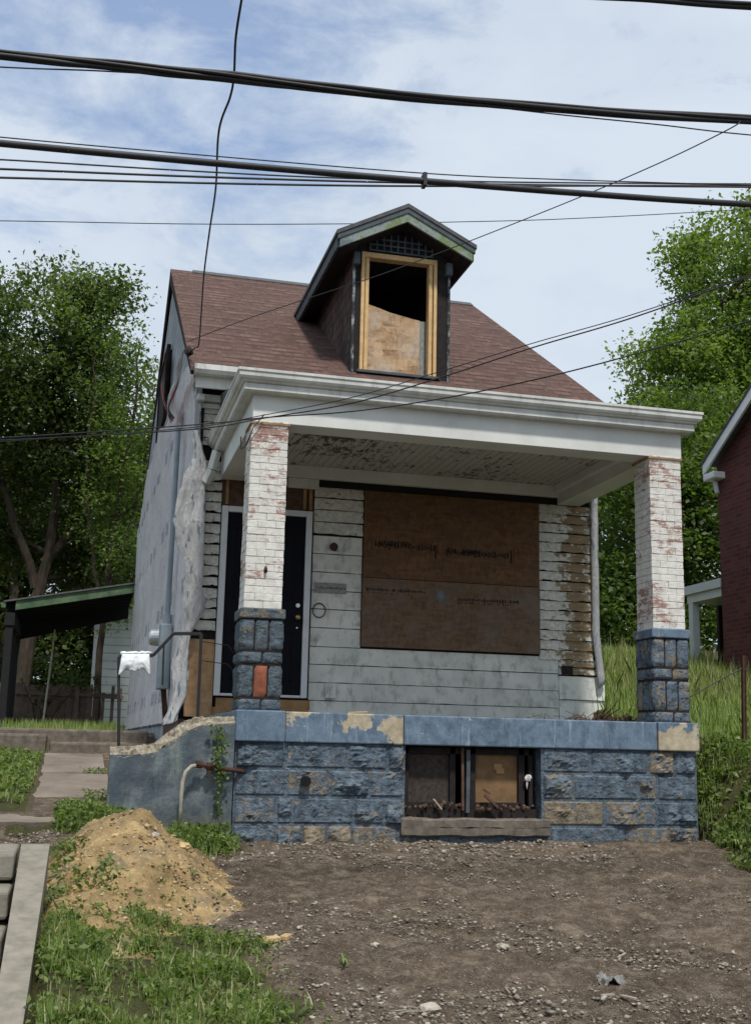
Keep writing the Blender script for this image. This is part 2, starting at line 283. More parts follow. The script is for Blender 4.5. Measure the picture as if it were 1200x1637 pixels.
# house wrap sheet: crinkled, rows of faded marks
a = NT('house_wrap', .45, .4)
x = a.xyz(); rowv = a.math('FRACT', a.math('SUBTRACT', a.math('DIVIDE', x[2], 1.15), .1))
rm = a.math('MULTIPLY', a.ramp(rowv, (.02, 0.0), (.04, 1.0)), a.ramp(rowv, (.17, 1.0), (.20, 0.0)))
cell, cf = a.brick(a.mapv(a.uv, loc=(.3, 25, 0)), .72, 50, .17, (0, 0, 0), (1, 1, 1), (0, 0, 0), offset=.3, smooth=0)
dm = a.math('MULTIPLY', rm, a.ramp(a.xyz(cell)[0], (.25, 0.0), (.3, 1.0)))
dm = a.math('MULTIPLY', dm, a.ramp(a.noise(30, 3), (.42, .2), (.55, .8)))
cr = a.noise(4, 8, .72, sc=(1, .6, .6), dist=1.6)
c = a.ramp(a.noise(1.5, 6, .65), (.3, (.53, .52, .54)), (.7, (.72, .71, .73)))
c = a.mix(dm, c, (.11, .13, .20))
fs = a.noise(4, 4, .6, sc=(1, .8, 3.0))
c = a.mix(a.ramp(fs, (.66, 0.0), (.69, .5)), c, (.16, .18, .24))
c = a.mix(a.ramp(cr, (.62, 0.0), (.72, .5)), c, (.24, .25, .28))
MAT['house_wrap'] = a.out(c, a.bump(cr, .09, .8))
a = NT('loose_wrap', .5, .3)
c = a.ramp(a.noise(5, 6, .65), (.3, (.50, .51, .53)), (.7, (.70, .71, .72)))
x = a.xyz(); bz = a.noise(9, 3, .5, sc=(3, 1, .7))
c = a.mix(a.ramp(bz, (.62, 0.0), (.64, .75)), c, (.09, .17, .27))
tr = a.n('ShaderNodeBsdfTranslucent'); a.set(tr.inputs['Color'], (.6, .62, .66))
m_ = a.n('ShaderNodeMixShader'); m_.inputs[0].default_value = .25
a.out(c, a.bump(a.noise(14, 8, .75, sc=(1.6, 1, .8), dist=1.2), .05, .9))
a.t.links.new(a.b.outputs[0], m_.inputs[1]); a.t.links.new(tr.outputs[0], m_.inputs[2])
a.t.links.new(m_.outputs[0], a.t.nodes['Material Output'].inputs['Surface']); MAT['loose_wrap'] = a.m
# gable siding
a = NT('gable_siding', .8, .2)
col, fac = a.brick(a.uv, .28, .17, .006, (.28, .31, .34), (.40, .43, .46), (.10, .10, .11), offset=.5, smooth=.2)
MAT['gable_siding'] = a.out(a.mix(a.ramp(a.noise(5, 5), (.45, 0.0), (.7, .5)), col, (.26, .28, .30)), a.bump(fac, .01, -.5))
# brick of the house next door
a = NT('red_brick', .85, .2)
col, fac = a.brick(a.uv, .215, .072, .006, (.10, .030, .030), (.17, .055, .048), (.13, .085, .08), offset=.5, smooth=.2, bias=-.1)
c = a.mix(a.ramp(a.noise(1.6, 6, .65), (.4, 0.0), (.7, .45)), col, (.075, .028, .03))
MAT['red_brick'] = a.out(c, a.bump(fac, .006, -.6))
# lap siding, house behind
a = NT('lap_siding', .6, .3)
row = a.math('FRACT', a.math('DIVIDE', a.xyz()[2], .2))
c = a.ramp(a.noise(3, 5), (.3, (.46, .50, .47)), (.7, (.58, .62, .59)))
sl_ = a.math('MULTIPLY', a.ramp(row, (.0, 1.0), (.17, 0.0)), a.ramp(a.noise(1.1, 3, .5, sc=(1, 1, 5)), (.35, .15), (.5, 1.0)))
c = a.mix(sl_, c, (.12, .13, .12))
MAT['lap_siding'] = a.out(c, a.bump(row, .02, -.6))
# ground materials
a = NT('dirt', .95, .1)
n0 = a.noise(.9, 6, .6); n1_ = a.noise(7, 9, .78); n2_ = a.noise(45, 6, .75)
c = a.ramp(a.noise(1.1, 7, .65, dist=.5), (.36, (.080, .058, .041)), (.62, (.20, .153, .112)))
c = a.mix(.6, c, a.ramp(n1_, (.35, (.036, .026, .019)), (.49, (.125, .094, .068)), (.63, (.35, .285, .215))))
vc = a.vor(34, out='Distance'); vcol = a.xyz(a.vor(34, out='Color'))[0]
peb = a.math('MULTIPLY', a.ramp(vc, (.22, 1.0), (.34, 0.0)), a.ramp(vcol, (.50, 0.0), (.6, 1.0)))
c = a.mix(peb, c, a.ramp(vcol, (.7, (.20, .17, .135)), (1.0, (.42, .385, .33))))
vc2 = a.vor(95, out='Distance'); vcol2 = a.xyz(a.vor(95, out='Color'))[0]
peb2 = a.math('MULTIPLY', a.ramp(vc2, (.25, 1.0), (.38, 0.0)), a.ramp(vcol2, (.50, 0.0), (.6, 1.0)))
c = a.mix(a.math('MULTIPLY', peb2, .8), c, (.34, .30, .24))
c = a.mix(.5, c, a.mix(1.0, c, a.ramp(n2_, (.3, .5), (.7, 1.5)), 'MULTIPLY'))
h = a.math('ADD', a.math('MULTIPLY', n2_, .6), a.math('ADD', a.math('MULTIPLY', peb, .8), a.math('MULTIPLY', n1_, 1.4)))
gc = a.ramp(a.noise(3, 7, .7), (.35, (.060, .052, .030)), (.55, (.08, .085, .032)), (.7, (.10, .12, .045)))
gc = a.mix(a.ramp(a.noise(16, 6, .75), (.5, 0.0), (.7, .6)), gc, (.16, .125, .08))
zf = a.math('ADD', a.tint, a.math('MULTIPLY', a.math('SUBTRACT', n1_, .5), .9))
c = a.mix(a.ramp(zf, (.4, 0.0), (.6, 1.0)), c, gc)
MAT['dirt'] = a.out(c, a.bump(h, .035, 1.0))
a = NT('pile_soil', .95, .1)
n0 = a.noise(3.2, 7, .62, dist=.5); n1_ = a.noise(26, 7, .75)
c = a.ramp(n0, (.30, (.16, .115, .065)), (.46, (.31, .215, .105)), (.64, (.47, .34, .17)))
c = a.mix(.5, c, a.mix(1.0, c, a.ramp(n1_, (.3, .45), (.7, 1.55)), 'MULTIPLY'))
c = a.mix(a.ramp(a.noise(3.3, 8, .74), (.50, 0.0), (.64, .8)), c, (.17, .145, .11))
vc = a.vor(20, out='Distance'); vcol = a.xyz(a.vor(20, out='Color'))[1]
peb = a.math('MULTIPLY', a.ramp(vc, (.25, 1.0), (.36, 0.0)), a.ramp(vcol, (.8, 0.0), (.85, 1.0)))
c = a.mix(peb, c, (.55, .44, .28))
MAT['pile_soil'] = a.out(c, a.bump(a.math('ADD', n1_, peb), .025, .9))
a = NT('old_concrete', .9, .15)
n0 = a.noise(1.7, 8, .66); cr = a.noise(2.6, 5, .6, dist=1.2)
c = a.ramp(n0, (.3, (.14, .115, .093)), (.7, (.265, .225, .185)))
c = a.mix(a.ramp(a.noise(14, 7, .75), (.52, 0.0), (.72, .6)), c, (.15, .13, .11))
c = a.mix(a.ramp(a.noise(55, 4, .7), (.64, 0.0), (.72, .7)), c, (.42, .39, .34))
MAT['old_concrete'] = a.out(c, a.bump(a.noise(40, 6, .7), .008, .6))
simple('asphalt', (.055, .055, .055), .9, .2, 30, .4)
simple('curb_concrete', (.235, .215, .175), .9, .28, 11, .5, bscale=70)
simple('dark_iron', (.018, .018, .02), .6, .3, 20, .2)
simple('rusty_iron', (.07, .035, .025), .85, .5, 14, .4)
simple('black_cable', (.028, .028, .032), .55, .25, 8, .1)
simple('grey_wire', (.05, .05, .055), .6, .25, 8, .1)
simple('black_door', (.006, .006, .010), .65, .2, 5, spec=.12)
simple('door_frame', (.62, .64, .66), .5, .08, 6)
simple('new_wood', (.60, .40, .19), .7, .2, 12, .3)
simple('stud_wood', (.32, .19, .09), .8, .3, 10, .3)
simple('old_wood', (.11, .065, .045), .9, .45, 12, .5)
simple('sill_stone', (.15, .128, .105), .9, .45, 12, .8, bscale=24)
simple('black_tar', (.010, .010, .011), .8, .3, 12, .4)
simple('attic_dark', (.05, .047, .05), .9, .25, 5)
simple('interior_dark', (.03, .028, .026), .95, .3, 5)
simple('char_wood', (.022, .017, .017), .9, .4, 14, .5)
simple('trim_white', (.84, .85, .86), .5, .08, 6)
simple('slate_paint', (.075, .092, .105), .75, .35, 10, .3)
simple('meter_box', (.23, .28, .32), .55, .15, 8)
simple('galvanised', (.55, .57, .58), .3, .15, 10, metal=.6)
simple('brass', (.5, .36, .14), .35, .15, 20, metal=.8)
simple('white_plastic', (.72, .76, .78), .4, .08, 7)
simple('cloth_strip', (.55, .52, .50), .8, .2, 20)
simple('red_strip', (.42, .06, .075), .7, .2, 20)
simple('panel_board', (.20, .12, .06), .85, .35, 7, .2)
simple('screen_mesh', (.05, .04, .034), .9, .5, 30, .4, bscale=120)
simple('fence_wood', (.17, .12, .10), .9, .42, 5, .4)
simple('canopy_black', (.014, .014, .015), .8, .3, 8, .2)
simple('asphalt_roof', (.10, .10, .105), .95, .3, 12, .4)
simple('grey_roof', (.22, .23, .24), .9, .2, 6, .3)
simple('stone_pale', (.40, .36, .30), .9, .35, 9, .5)
simple('stone_tan', (.50, .37, .19), .9, .25, 9, .5)
simple('white_stone_wall', (.45, .44, .41), .9, .3, 6, .7, bscale=15)
simple('plaque_metal', (.27, .28, .26), .6, .3, 25)
a = NT('green_fascia', .7, .3)
c = a.ramp(a.noise(4, 7, .7), (.35, (.045, .085, .045)), (.6, (.10, .16, .085)), (.75, (.20, .235, .15)))
MAT['green_fascia'] = a.out(c)
a = NT('dormer_fascia', .75, .25)
x = a.xyz(); f = a.math('ADD', a.noise(3.3, 7, .7), a.math('MULTIPLY', a.math('SUBTRACT', x[0], 2.1), .10))
c = a.ramp(f, (.36, (.12, .15, .16)), (.47, (.25, .29, .28)), (.56, (.15, .20, .09)), (.72, (.25, .29, .16)))
MAT['dormer_fascia'] = a.out(c, a.bump(a.noise(20, 6), .006, .5))
# bark and leaves
a = NT('bark', .95, .1)
c = a.ramp(a.noise(9, 7, .7, sc=(1, 1, .25)), (.3, (.028, .022, .018)), (.7, (.10, .078, .06)))
MAT['bark'] = a.out(c, a.bump(a.noise(16, 6, .7, sc=(1, 1, .2)), .05, .9))
def leafmat(name, dark, mid, light, trans=.4, tw=1.25):
    a = NT(name, .5, .35)
    c = a.ramp(a.tint, (0.0, dark), (.5, mid), (1.0, light))
    a.out(c)
    t = a.n('ShaderNodeBsdfTranslucent'); a.set(t.inputs['Color'], a.mix(1.0, c, (tw*1.3, tw*1.5, tw*.6), 'MULTIPLY'))
    m = a.n('ShaderNodeMixShader'); m.inputs[0].default_value = trans
    a.t.links.new(a.b.outputs[0], m.inputs[1]); a.t.links.new(t.outputs[0], m.inputs[2])
    a.t.links.new(m.outputs[0], a.t.nodes['Material Output'].inputs['Surface']); MAT[name] = a.m
leafmat('leaf_dark', (.020, .034, .014), (.062, .090, .032), (.145, .185, .065), .45)
leafmat('leaf_mid', (.045, .07, .018), (.085, .13, .034), (.15, .20, .055), .45)
leafmat('leaf_bright', (.055, .085, .022), (.12, .175, .045), (.20, .26, .075), .45)
leafmat('leaf_weed', (.045, .075, .02), (.115, .165, .042), (.25, .30, .10), .38)
leafmat('grass_green', (.17, .23, .07), (.29, .37, .12), (.42, .47, .22), .45)
leafmat('grass_dry', (.24, .22, .12), (.38, .36, .21), (.52, .48, .32), .35)

# ------------------------------------------------------------------ mesh building
OFF = {}
class MB:
    def __init__(s): s.v = []; s.f = []; s.t = []; s.cur = .5; s.arr = None
    def face(s, pts, t=None):
        n = len(s.v); s.v.extend([tuple(p) for p in pts]); s.f.append(tuple(range(n, n+len(pts)))); s.t.append(s.cur if t is None else t)
    def box(s, x0, x1, y0, y1, z0, z1, t=None):
        n = len(s.v)
        s.v += [(x0, y0, z0), (x1, y0, z0), (x1, y1, z0), (x0, y1, z0), (x0, y0, z1), (x1, y0, z1), (x1, y1, z1), (x0, y1, z1)]
        for q in ((0, 1, 5, 4), (1, 2, 6, 5), (2, 3, 7, 6), (3, 0, 4, 7), (4, 5, 6, 7), (3, 2, 1, 0)):
            s.f.append(tuple(n+i for i in q)); s.t.append(s.cur if t is None else t)
        return s
    def bar(s, a, b, w, h=None, up=(0, 0, 1), t=None):       # a straight bar of rectangular section from a to b
        a = Vector(a); b = Vector(b); d = (b-a).normalized(); up = Vector(up)
        if abs(d.dot(up)) > .95: up = Vector((0, 1, 0))
        x = d.cross(up).normalized(); y = x.cross(d); h = w if h is None else h
        n = len(s.v)
        for p in (a, b):
            for i, j in ((-1, -1), (1, -1), (1, 1), (-1, 1)): s.v.append(tuple(p + x*i*w/2 + y*j*h/2))
        for q in ((0, 1, 2, 3), (7, 6, 5, 4), (0, 4, 5, 1), (1, 5, 6, 2), (2, 6, 7, 3), (3, 7, 4, 0)):
            s.f.append(tuple(n+i for i in q)); s.t.append(s.cur if t is None else t)
        return s
    def tube(s, pts, r, k=8, t=None, cap=True):
        pts = [Vector(p) for p in pts]; m = len(pts)
        rr = r if isinstance(r, (list, tuple)) else [r]*m
        n = len(s.v); prev = None
        for i, p in enumerate(pts):
            d = (pts[min(i+1, m-1)] - pts[max(i-1, 0)]).normalized()
            if prev is None: x = d.orthogonal().normalized()
            else: x = (prev - d*prev.dot(d)).normalized()
            prev = x; y = d.cross(x)
            for j in range(k):
                an = 2*math.pi*j/k; s.v.append(tuple(p + (x*math.cos(an) + y*math.sin(an))*rr[i]))
        for i in range(m-1):
            for j in range(k):
                s.f.append((n+i*k+j, n+i*k+(j+1) % k, n+(i+1)*k+(j+1) % k, n+(i+1)*k+j)); s.t.append(s.cur if t is None else t)
        if cap:
            s.f.append(tuple(n+j for j in reversed(range(k)))); s.t.append(s.cur)
            s.f.append(tuple(n+(m-1)*k+j for j in range(k))); s.t.append(s.cur)
        return s
    def prism(s, poly, axis, a0, a1, t=None):                # poly of 2-D points, extruded along axis
        def P(p, a):
            if axis == 'y': return (p[0], a, p[1])
            if axis == 'x': return (a, p[0], p[1])
            return (p[0], p[1], a)
        n = len(poly); b = len(s.v)
        s.v += [P(p, a0) for p in poly] + [P(p, a1) for p in poly]
        s.f.append(tuple(range(b, b+n))); s.f.append(tuple(reversed(range(b+n, b+2*n)))); s.t += [s.cur]*2
        for i in range(n):
            j = (i+1) % n; s.f.append((b+j, b+i, b+n+i, b+n+j)); s.t.append(s.cur)
        return s
    def blob(s, c, r, sub=1, jit=.25, t=None, flat=1.0):
        b = len(s.v); vs, fs = ICO[sub]
        q = random.random()*99; ang = random.random()*6.28; ca, sa = math.cos(ang), math.sin(ang)
        rx, ry, rz = (r, r, r*flat) if not isinstance(r, tuple) else r
        for v in vs:
            d = 1 + jit*noise.noise(Vector(v)*1.3 + Vector((q, q, q)))*2
            X, Y, Z = v[0]*rx*d, v[1]*ry*d, v[2]*rz*d
            s.v.append((c[0]+X*ca-Y*sa, c[1]+X*sa+Y*ca, c[2]+Z))
        tt = s.cur if t is None else t
        for f in fs: s.f.append(tuple(b+i for i in f)); s.t.append(tt)
        return s
    def grid(s, fn, nu, nv, t=None):
        b = len(s.v)
        for i in range(nu+1):
            for j in range(nv+1): s.v.append(tuple(fn(i/nu, j/nv)))
        for i in range(nu):
            for j in range(nv):
                a = b+i*(nv+1)+j; s.f.append((a, a+nv+1, a+nv+2, a+1)); s.t.append(s.cur if t is None else t)
        return s
    def build(s, name, mat, parent=None, smooth=False, bevel=0.0, solid=0.0):
        if s.arr is not None: V, Fq, T = s.arr
        else: V = np.array(s.v, dtype=np.float64); Fq = s.f; T = np.array(s.t)
        off = np.array(OFF.get(parent.name, (0, 0, 0)), dtype=np.float64) if parent is not None else np.zeros(3)
        me = bpy.data.meshes.new(name)
        if isinstance(Fq, np.ndarray):
            nf, k = Fq.shape
            me.vertices.add(len(V)); me.vertices.foreach_set('co', (V-off).ravel())
            me.loops.add(nf*k); me.loops.foreach_set('vertex_index', Fq.ravel().astype(np.int32))
            me.polygons.add(nf); me.polygons.foreach_set('loop_start', np.arange(0, nf*k, k, dtype=np.int32)); me.update(calc_edges=True); T = np.asarray(T, dtype=np.float64)
            cnt = np.full(nf, k)
        else:
            me.from_pydata((V-off).tolist(), [], Fq); cnt = np.array([len(f) for f in Fq])
        me.materials.append(MAT[mat] if isinstance(mat, str) else mat)
        at = me.attributes.new('tint', 'FLOAT', 'CORNER'); at.data.foreach_set('value', np.repeat(T, cnt).astype(np.float32))
        nf = len(me.polygons)
        nrm = np.empty(nf*3); me.polygons.foreach_get('normal', nrm); nrm = nrm.reshape(-1, 3)
        tan = np.stack([-nrm[:, 1], nrm[:, 0], np.zeros(nf)], 1); L = np.linalg.norm(tan, axis=1)
        tan[L < .25] = (1, 0, 0); L[L < .25] = 1; tan /= L[:, None]
        bit = np.cross(nrm, tan); hz = np.abs(nrm[:, 2]) > .97; bit[hz] = (0, 1, 0)
        vi = np.empty(len(me.loops), dtype=np.int32); me.loops.foreach_get('vertex_index', vi)
        P = V[vi]; fi = np.repeat(np.arange(nf), cnt)
        uv = np.stack([(P*tan[fi]).sum(1), (P*bit[fi]).sum(1)], 1)
        ul = me.uv_layers.new(name='UVMap'); ul.data.foreach_set('uv', uv.ravel().astype(np.float32))
        if smooth: me.polygons.foreach_set('use_smooth', [True]*nf)
        me.update()
        o = bpy.data.objects.new(name, me); C.objects.link(o)
        if parent is not None: o.parent = parent; OFF[o.name] = tuple(float(q) for q in off)
        if solid: md = o.modifiers.new('thick', 'SOLIDIFY'); md.thickness = solid; md.offset = 0
        if bevel: md = o.modifiers.new('bevel', 'BEVEL'); md.width = bevel; md.segments = 2; md.limit_method = 'ANGLE'
        return o
def mk_ico():
    import bmesh
    out = {}
    for sub in (1, 2, 3):
        bm = bmesh.new(); bmesh.ops.create_icosphere(bm, subdivisions=sub, radius=1)
        out[sub] = ([tuple(v.co) for v in bm.verts], [tuple(v.index for v in f.verts) for f in bm.faces]); bm.free()
    return out
ICO = mk_ico()
def tag(o, label=None, cat=None, group=None, kind=None):
    if label: o['label'] = label
    if cat: o['category'] = cat
    if group: o['group'] = group
    if kind: o['kind'] = kind
    return o
def thing(name, loc, label, cat, group=None):
    o = bpy.data.objects.new(name, None); C.objects.link(o); o.location = loc; OFF[o.name] = tuple(loc); o.empty_display_size = .2
    return tag(o, label, cat, group)
def B(*a, **k): m = MB(); m.box(*a, **k); return m
def fbm(x, y, z=0.0, o=4): return noise.fractal(Vector((x, y, z)), 1.0, 2.0, o)
def ss(x): x = max(0.0, min(1.0, x)); return x*x*(3-2*x)

# ------------------------------------------------------------------ the ground
def left_h(y): return float(np.interp(y, [-9, -8.2, -5, -3.3, -1.4, -.75, -.45, 0, .9, 5.1, 5.5, 6, 16, 30, 80, 300], [-.82, -.80, -.46, -.26, -.02, .06, .16, .20, .30, .66, .86, .92, 1.06, 1.6, 4.0, 10]))
def front_h(y): return max(-.82, .1*min(y, 0) - .012*max(0, min(1, -y)) - .0)
def gh(x, y):
    f = front_h(y)
    L = left_h(y)
    if y > 0:
        r = .08 + .72*ss((x-4.44)/.7 + y*.28) + .19*y if y < 12 else .80 + .19*12 + .1*(y-12)
        r = min(r, .8+.19*12+.04*max(0, y-12))
        if -.2 < x < 4.52 and 0 < y < 12.3: return -.25
        z = L if x <= -.2 else (r if x >= 4.52 else L + (r-L)*(x+.2)/4.72)
        if x > 4.52: return z
        return z
    rb = .72*ss((x-4.46)/.8)*ss((y+2.6)/2.6) + .3*ss((x-5.0)/3)*ss((y+7)/6)
    k = ss((-.55-x)/.55)
    return f + rb + (L-f)*k*(1.0 if y > -6 else ss((y+8.2)/2.2)) - .16*ss((-1.40-x)/.12)*ss((-2.0-y)/.4)*ss((y+7.5)/1.2)
def zone_green(x, y):
    n = fbm(x*.9, y*.9, 3.1)*.5 + fbm(x*3, y*3, 8.0)*.25
    g = 0.0
    g = max(g, ss((-.12 + .10*n*3 - x)/.35) * ss((-2.95 + n*1.0 - y)/.4))         # turf by the kerb, lower left
    g = max(g, ss((.15 - x + n*.5)/.3) * ss((-y-.05)/.1) * ss((y+.75+n*.4)/.25) * ss((x+1.9)/.1))  # foot of the blue side wall
    bx = 4.42 - .55*max(0, -y)**.0 * 0 + .42*ss((-y)/1.2) - .25*ss((-y-.9)/1.0)
    if y > -2.6: g = max(g, ss((x-4.75+n*.4)/.3))
    if y > -1.5: g = max(g, ss((x-4.38+n*.4)/.2))
    g = max(g, ss((x - 4.38 + n*.7 + .25*ss((-y-.3)/.8))/.3) * ss((y+1.75+n*.8)/.45))
    if y > .1 and (x > 4.4 or y > 12 or x < -1.7): g = 1
    if x < -3 or x > 9: g = max(g, ss((abs(x-3)-6)/1.5))
    if y > 5.6 and x < -.5: g = max(g, ss((y-11.5)/.5))
    return g
def axis_pts(a, b, st, far, n=26):
    core = list(np.arange(a, b+1e-6, st)); s = np.geomspace(st*1.6, far, n)
    return np.array(sorted([a-q for q in s] + core + [b+q for q in s]))
xs = axis_pts(-2.6, 6.2, .055, 700); ys = axis_pts(-7.2, 1.6, .055, 700)
gm = MB(); V = np.zeros((len(xs), len(ys), 3)); T = np.zeros((len(xs), len(ys)))
for i, x in enumerate(xs):
    for j, y in enumerate(ys):
        z = gh(x, y)
        near = -3 < x < 7 and -8 < y < 3
        if near and z > -.22 or (near and y < 0):
            amp = .035 if y < -.05 else .02
            pathz = (x < -.8 and y > -.55)
            if -.6 < y < .1 and 0 < x < 4.6: amp *= .4
            if not pathz: z += .02*math.sin((x*.9+y*1.6)*2.2 + fbm(x, y, 7)*2)*ss((-y-.8)/1.0)*ss((x-.2)/.8) + amp*fbm(x*1.3, y*1.3, 1.0) + .028*fbm(x*5, y*5, 4.0) + .020*fbm(x*17, y*17, 9.0, 3)
        elif z > -.2: z += .05*fbm(x*.5, y*.5, 2.0)
        V[i, j] = (x, y, z); T[i, j] = zone_green(x, y) if abs(x) < 40 and abs(y) < 60 else 1
nx, ny = len(xs), len(ys)
idx = np.arange(nx*ny).reshape(nx, ny)
F = np.stack([idx[:-1, :-1], idx[1:, :-1], idx[1:, 1:], idx[:-1, 1:]], -1).reshape(-1, 4)
gm.arr = (V.reshape(-1, 3), F, ((T[:-1, :-1]+T[1:, 1:])/2).ravel())
tag(gm.build('ground', 'dirt', smooth=True), kind='structure')
def gz(x, y):      # height of the built ground near the house
    z = gh(x, y)
    if not (x < -.8 and y > -.55): z += (.035 if y < -.05 else .02)*fbm(x*1.3, y*1.3, 1.0) + .028*fbm(x*5, y*5, 4.0)
    return z
rd = MB(); rd.box(-300, 300, -18, -8.6, -.9, -.80); tag(rd.build('road', 'asphalt'), kind='structure')
kb = MB(); kb.box(-300, 300, -8.6, -8.42, -.95, -.69); tag(kb.build('road_kerb', 'curb_concrete', bevel=.015), kind='structure')

# path of old concrete slabs up the left side, with a broken-edged landing
pm = MB()
def slab(m, x0, x1, y0, y1, z0, z1, th=.09, seg=10, jag=.02):
    def edge(fx, fy): return fbm(fx*3, fy*3, 5.5)*jag
    top = []
    n = seg
    def P(u, v):
        x = x0+(x1-x0)*u; y = y0+(y1-y0)*v
        if v == 0: y += edge(x*2, 1)*2.2
        if u == 0: x += edge(1, y*2)*1.6
        return (x, y, z0+(z1-z0)*v + .006*fbm(x*4, y*4, 2))
    b = len(m.v); m.grid(P, n, n)
    pts = [P(i/n, 0) for i in range(n+1)]
    for i in range(n): m.face([pts[i], (pts[i][0], pts[i][1]+.02, pts[i][2]-th), (pts[i+1][0], pts[i+1][1]+.02, pts[i+1][2]-th), pts[i+1]])
    pts = [P(0, i/n) for i in range(n+1)]
    for i in range(n): m.face([pts[i+1], (pts[i+1][0], pts[i+1][1], pts[i+1][2]-th), (pts[i][0], pts[i][1], pts[i][2]-th), pts[i]])
slab(pm, -3.4, -2.2, -.55, .42, .165, .215, .1, 12, .03)
slab(pm, -2.18, -1.35, -.50, .44, .17, .225, .1, 12, .05)
slab(pm, -1.34, -.80, -.46, .46, .175, .225, .1, 10, .04)
slab(pm, -1.66, -1.0, .48, .82, .235, .275, .07, 10, .03)
slab(pm, -1.67, -1.0, .84, 2.6, .30, .47, .07, 12, .02)
slab(pm, -1.68, -1.02, 2.62, 4.5, .475, .655, .07, 12, .02)
tag(pm.build('path', 'old_concrete'), kind='structure')
st = MB()
st.box(-1.66, -.45, 5.02, 5.5, .5, .79); st.box(-4.4, -1.70, 5.0, 5.6, .5, .88); st.box(-4.4, -.42, 5.62, 15.2, .5, .955)
tag(st.build('rear_terrace', 'sill_stone', bevel=.03), kind='structure')

# ------------------------------------------------------------------ the derelict house
Y = 2.575
H = thing('derelict_house', (2.2, 2.5, 0), 'derelict one and a half storey house with boarded window, brown shingle roof and open dormer', 'house')
# basement wall of rock-faced blocks
def blk(m, x0, x1, z0, z1, tint, y=0.0, bulge=.05):
    nu = max(8, int((x1-x0)/.019)); nv = max(8, int((z1-z0)/.019)); q = random.random()*50; gap = .006
    W_, H_ = x1-x0, z1-z0
    pl = [(random.uniform(.55, 1.0), random.uniform(-9, 9), random.uniform(-13, 13), random.uniform(.15, .85), random.uniform(.2, .8)) for _ in range(int(5+W_*9))]
    x0 += gap; x1 -= gap; z0 += gap; z1 -= gap
    def P(u, v):
        x = x0+(x1-x0)*u; z = z0+(z1-z0)*v
        e = min(u, 1-u)*(x1-x0)/.030; f = min(v, 1-v)*(z1-z0)/.030
        k = min(1, e*1.5)**.5*min(1, f*1.5)**.5
        w_ = fbm(x*4+q, z*6, q, 3)
        uu, vv_ = u + .05*fbm(x*14, z*14, q), v + .09*fbm(x*14+5, z*14, q)
        r = .35 + .75*min(h_ + (gx_*(uu-a_)*W_ if (uu-a_)*gx_ < 0 else 0) + (gz_*(vv_-b_)*H_ if (vv_-b_)*gz_ < 0 else 0) for h_, gx_, gz_, a_, b_ in pl) + .25*fbm(x*5+q, z*7+w_, q, 2)
        ridge = .22*fbm(x*26, z*40, q, 3)
        if u in (0, 1) or v in (0, 1): return (x + .004*fbm(z*30, q), y+.012, z + .004*fbm(x*30, q))
        return (x, y - .004 - k*bulge*max(.05, r+ridge), z)
    m.grid(P, nu, nv, t=tint)
core = MB()
core.box(0.0, 1.534, .004, .22, -.3, .83); core.box(2.84, 4.43, .004, .22, -.3, .83); core.box(1.534, 2.84, .004, .22, -.3, .10)
core.box(-.02, .2, .22, Y, -.3, .83); core.box(4.23, 4.43, .22, Y, -.3, .83)
foundation = core.build('basement_wall', 'blue_mortar', H)
zr = [.83, .605, .365, .13, -.12]
rows = [[(0, .44), (.44, 1.0), (1.0, 1.37), (1.37, 1.53), (2.85, 3.33), (3.33, 3.93), (3.93, 4.20), (4.20, 4.43)],
        [(0, .46), (.46, .84), (.84, 1.21), (1.21, 1.53), (2.85, 3.16), (3.16, 3.82), (3.82, 4.01), (4.01, 4.43)],
        [(0, .38), (.38, .52), (.52, 1.07), (1.07, 1.35), (1.35, 1.53), (2.85, 3.46), (3.46, 4.0), (4.0, 4.43)],
        [(0, .38), (.38, .61), (.61, .83), (.83, 1.06), (1.06, 1.48), (2.92, 3.68), (3.68, 4.12), (4.12, 4.43)]]
tan = {(0, 6): .55, (0, 3): .2, (1, 4): .35, (1, 6): .4, (1, 1): .35, (2, 0): .3, (2, 5): .75, (2, 6): .5, (3, 2): .95, (3, 3): .8, (3, 4): .65, (3, 6): .6, (3, 1): .3, (3, 7): .5}
for half in (0, 1):
    m = MB()
    for r, row in enumerate(rows):
      for c_, (a, b) in enumerate(row):
        if (a > 2) == bool(half): blk(m, a, b, zr[r+1], zr[r], tan.get((r, c_), random.uniform(0, .15)), bulge=.072 if r < 3 else .062)
    m.build('stone_blocks', 'blue_stone', foundation, smooth=False)
grt = MB()                                                  # raised pointing between the courses
for z in zr[1:3]:
    for a, b in ((0.0, 1.52), (2.86, 4.43)):
        n = int((b-a)/.05)
        for i in range(n):
            if fbm(i*.7+a, z*9) > -.35: grt.box(a+i*.05, a+i*.05+.05, -.004, .006, z-.006, z+.007)
pass
cp = MB()
for a, b, t, pr in ((-.012, .425, .05, .022), (.43, 1.505, .62, .0), (1.51, 4.01, .10, .0), (4.015, 4.445, .55, .018)):
    cp.box(a, b, -.032-pr, .30, .832, 1.098 + (pr*.2), t=t)
cp.box(-.012, .30, .302, Y-.05, .832, 1.096, t=.1); cp.box(4.14, 4.445, .302, Y-.05, .832, 1.096, t=.1)
cp.build('coping', 'blue_coping', H, bevel=.012)
B(.29, 4.15, .29, 2.6, .95, 1.085).build('porch_floor', 'old_concrete', H)
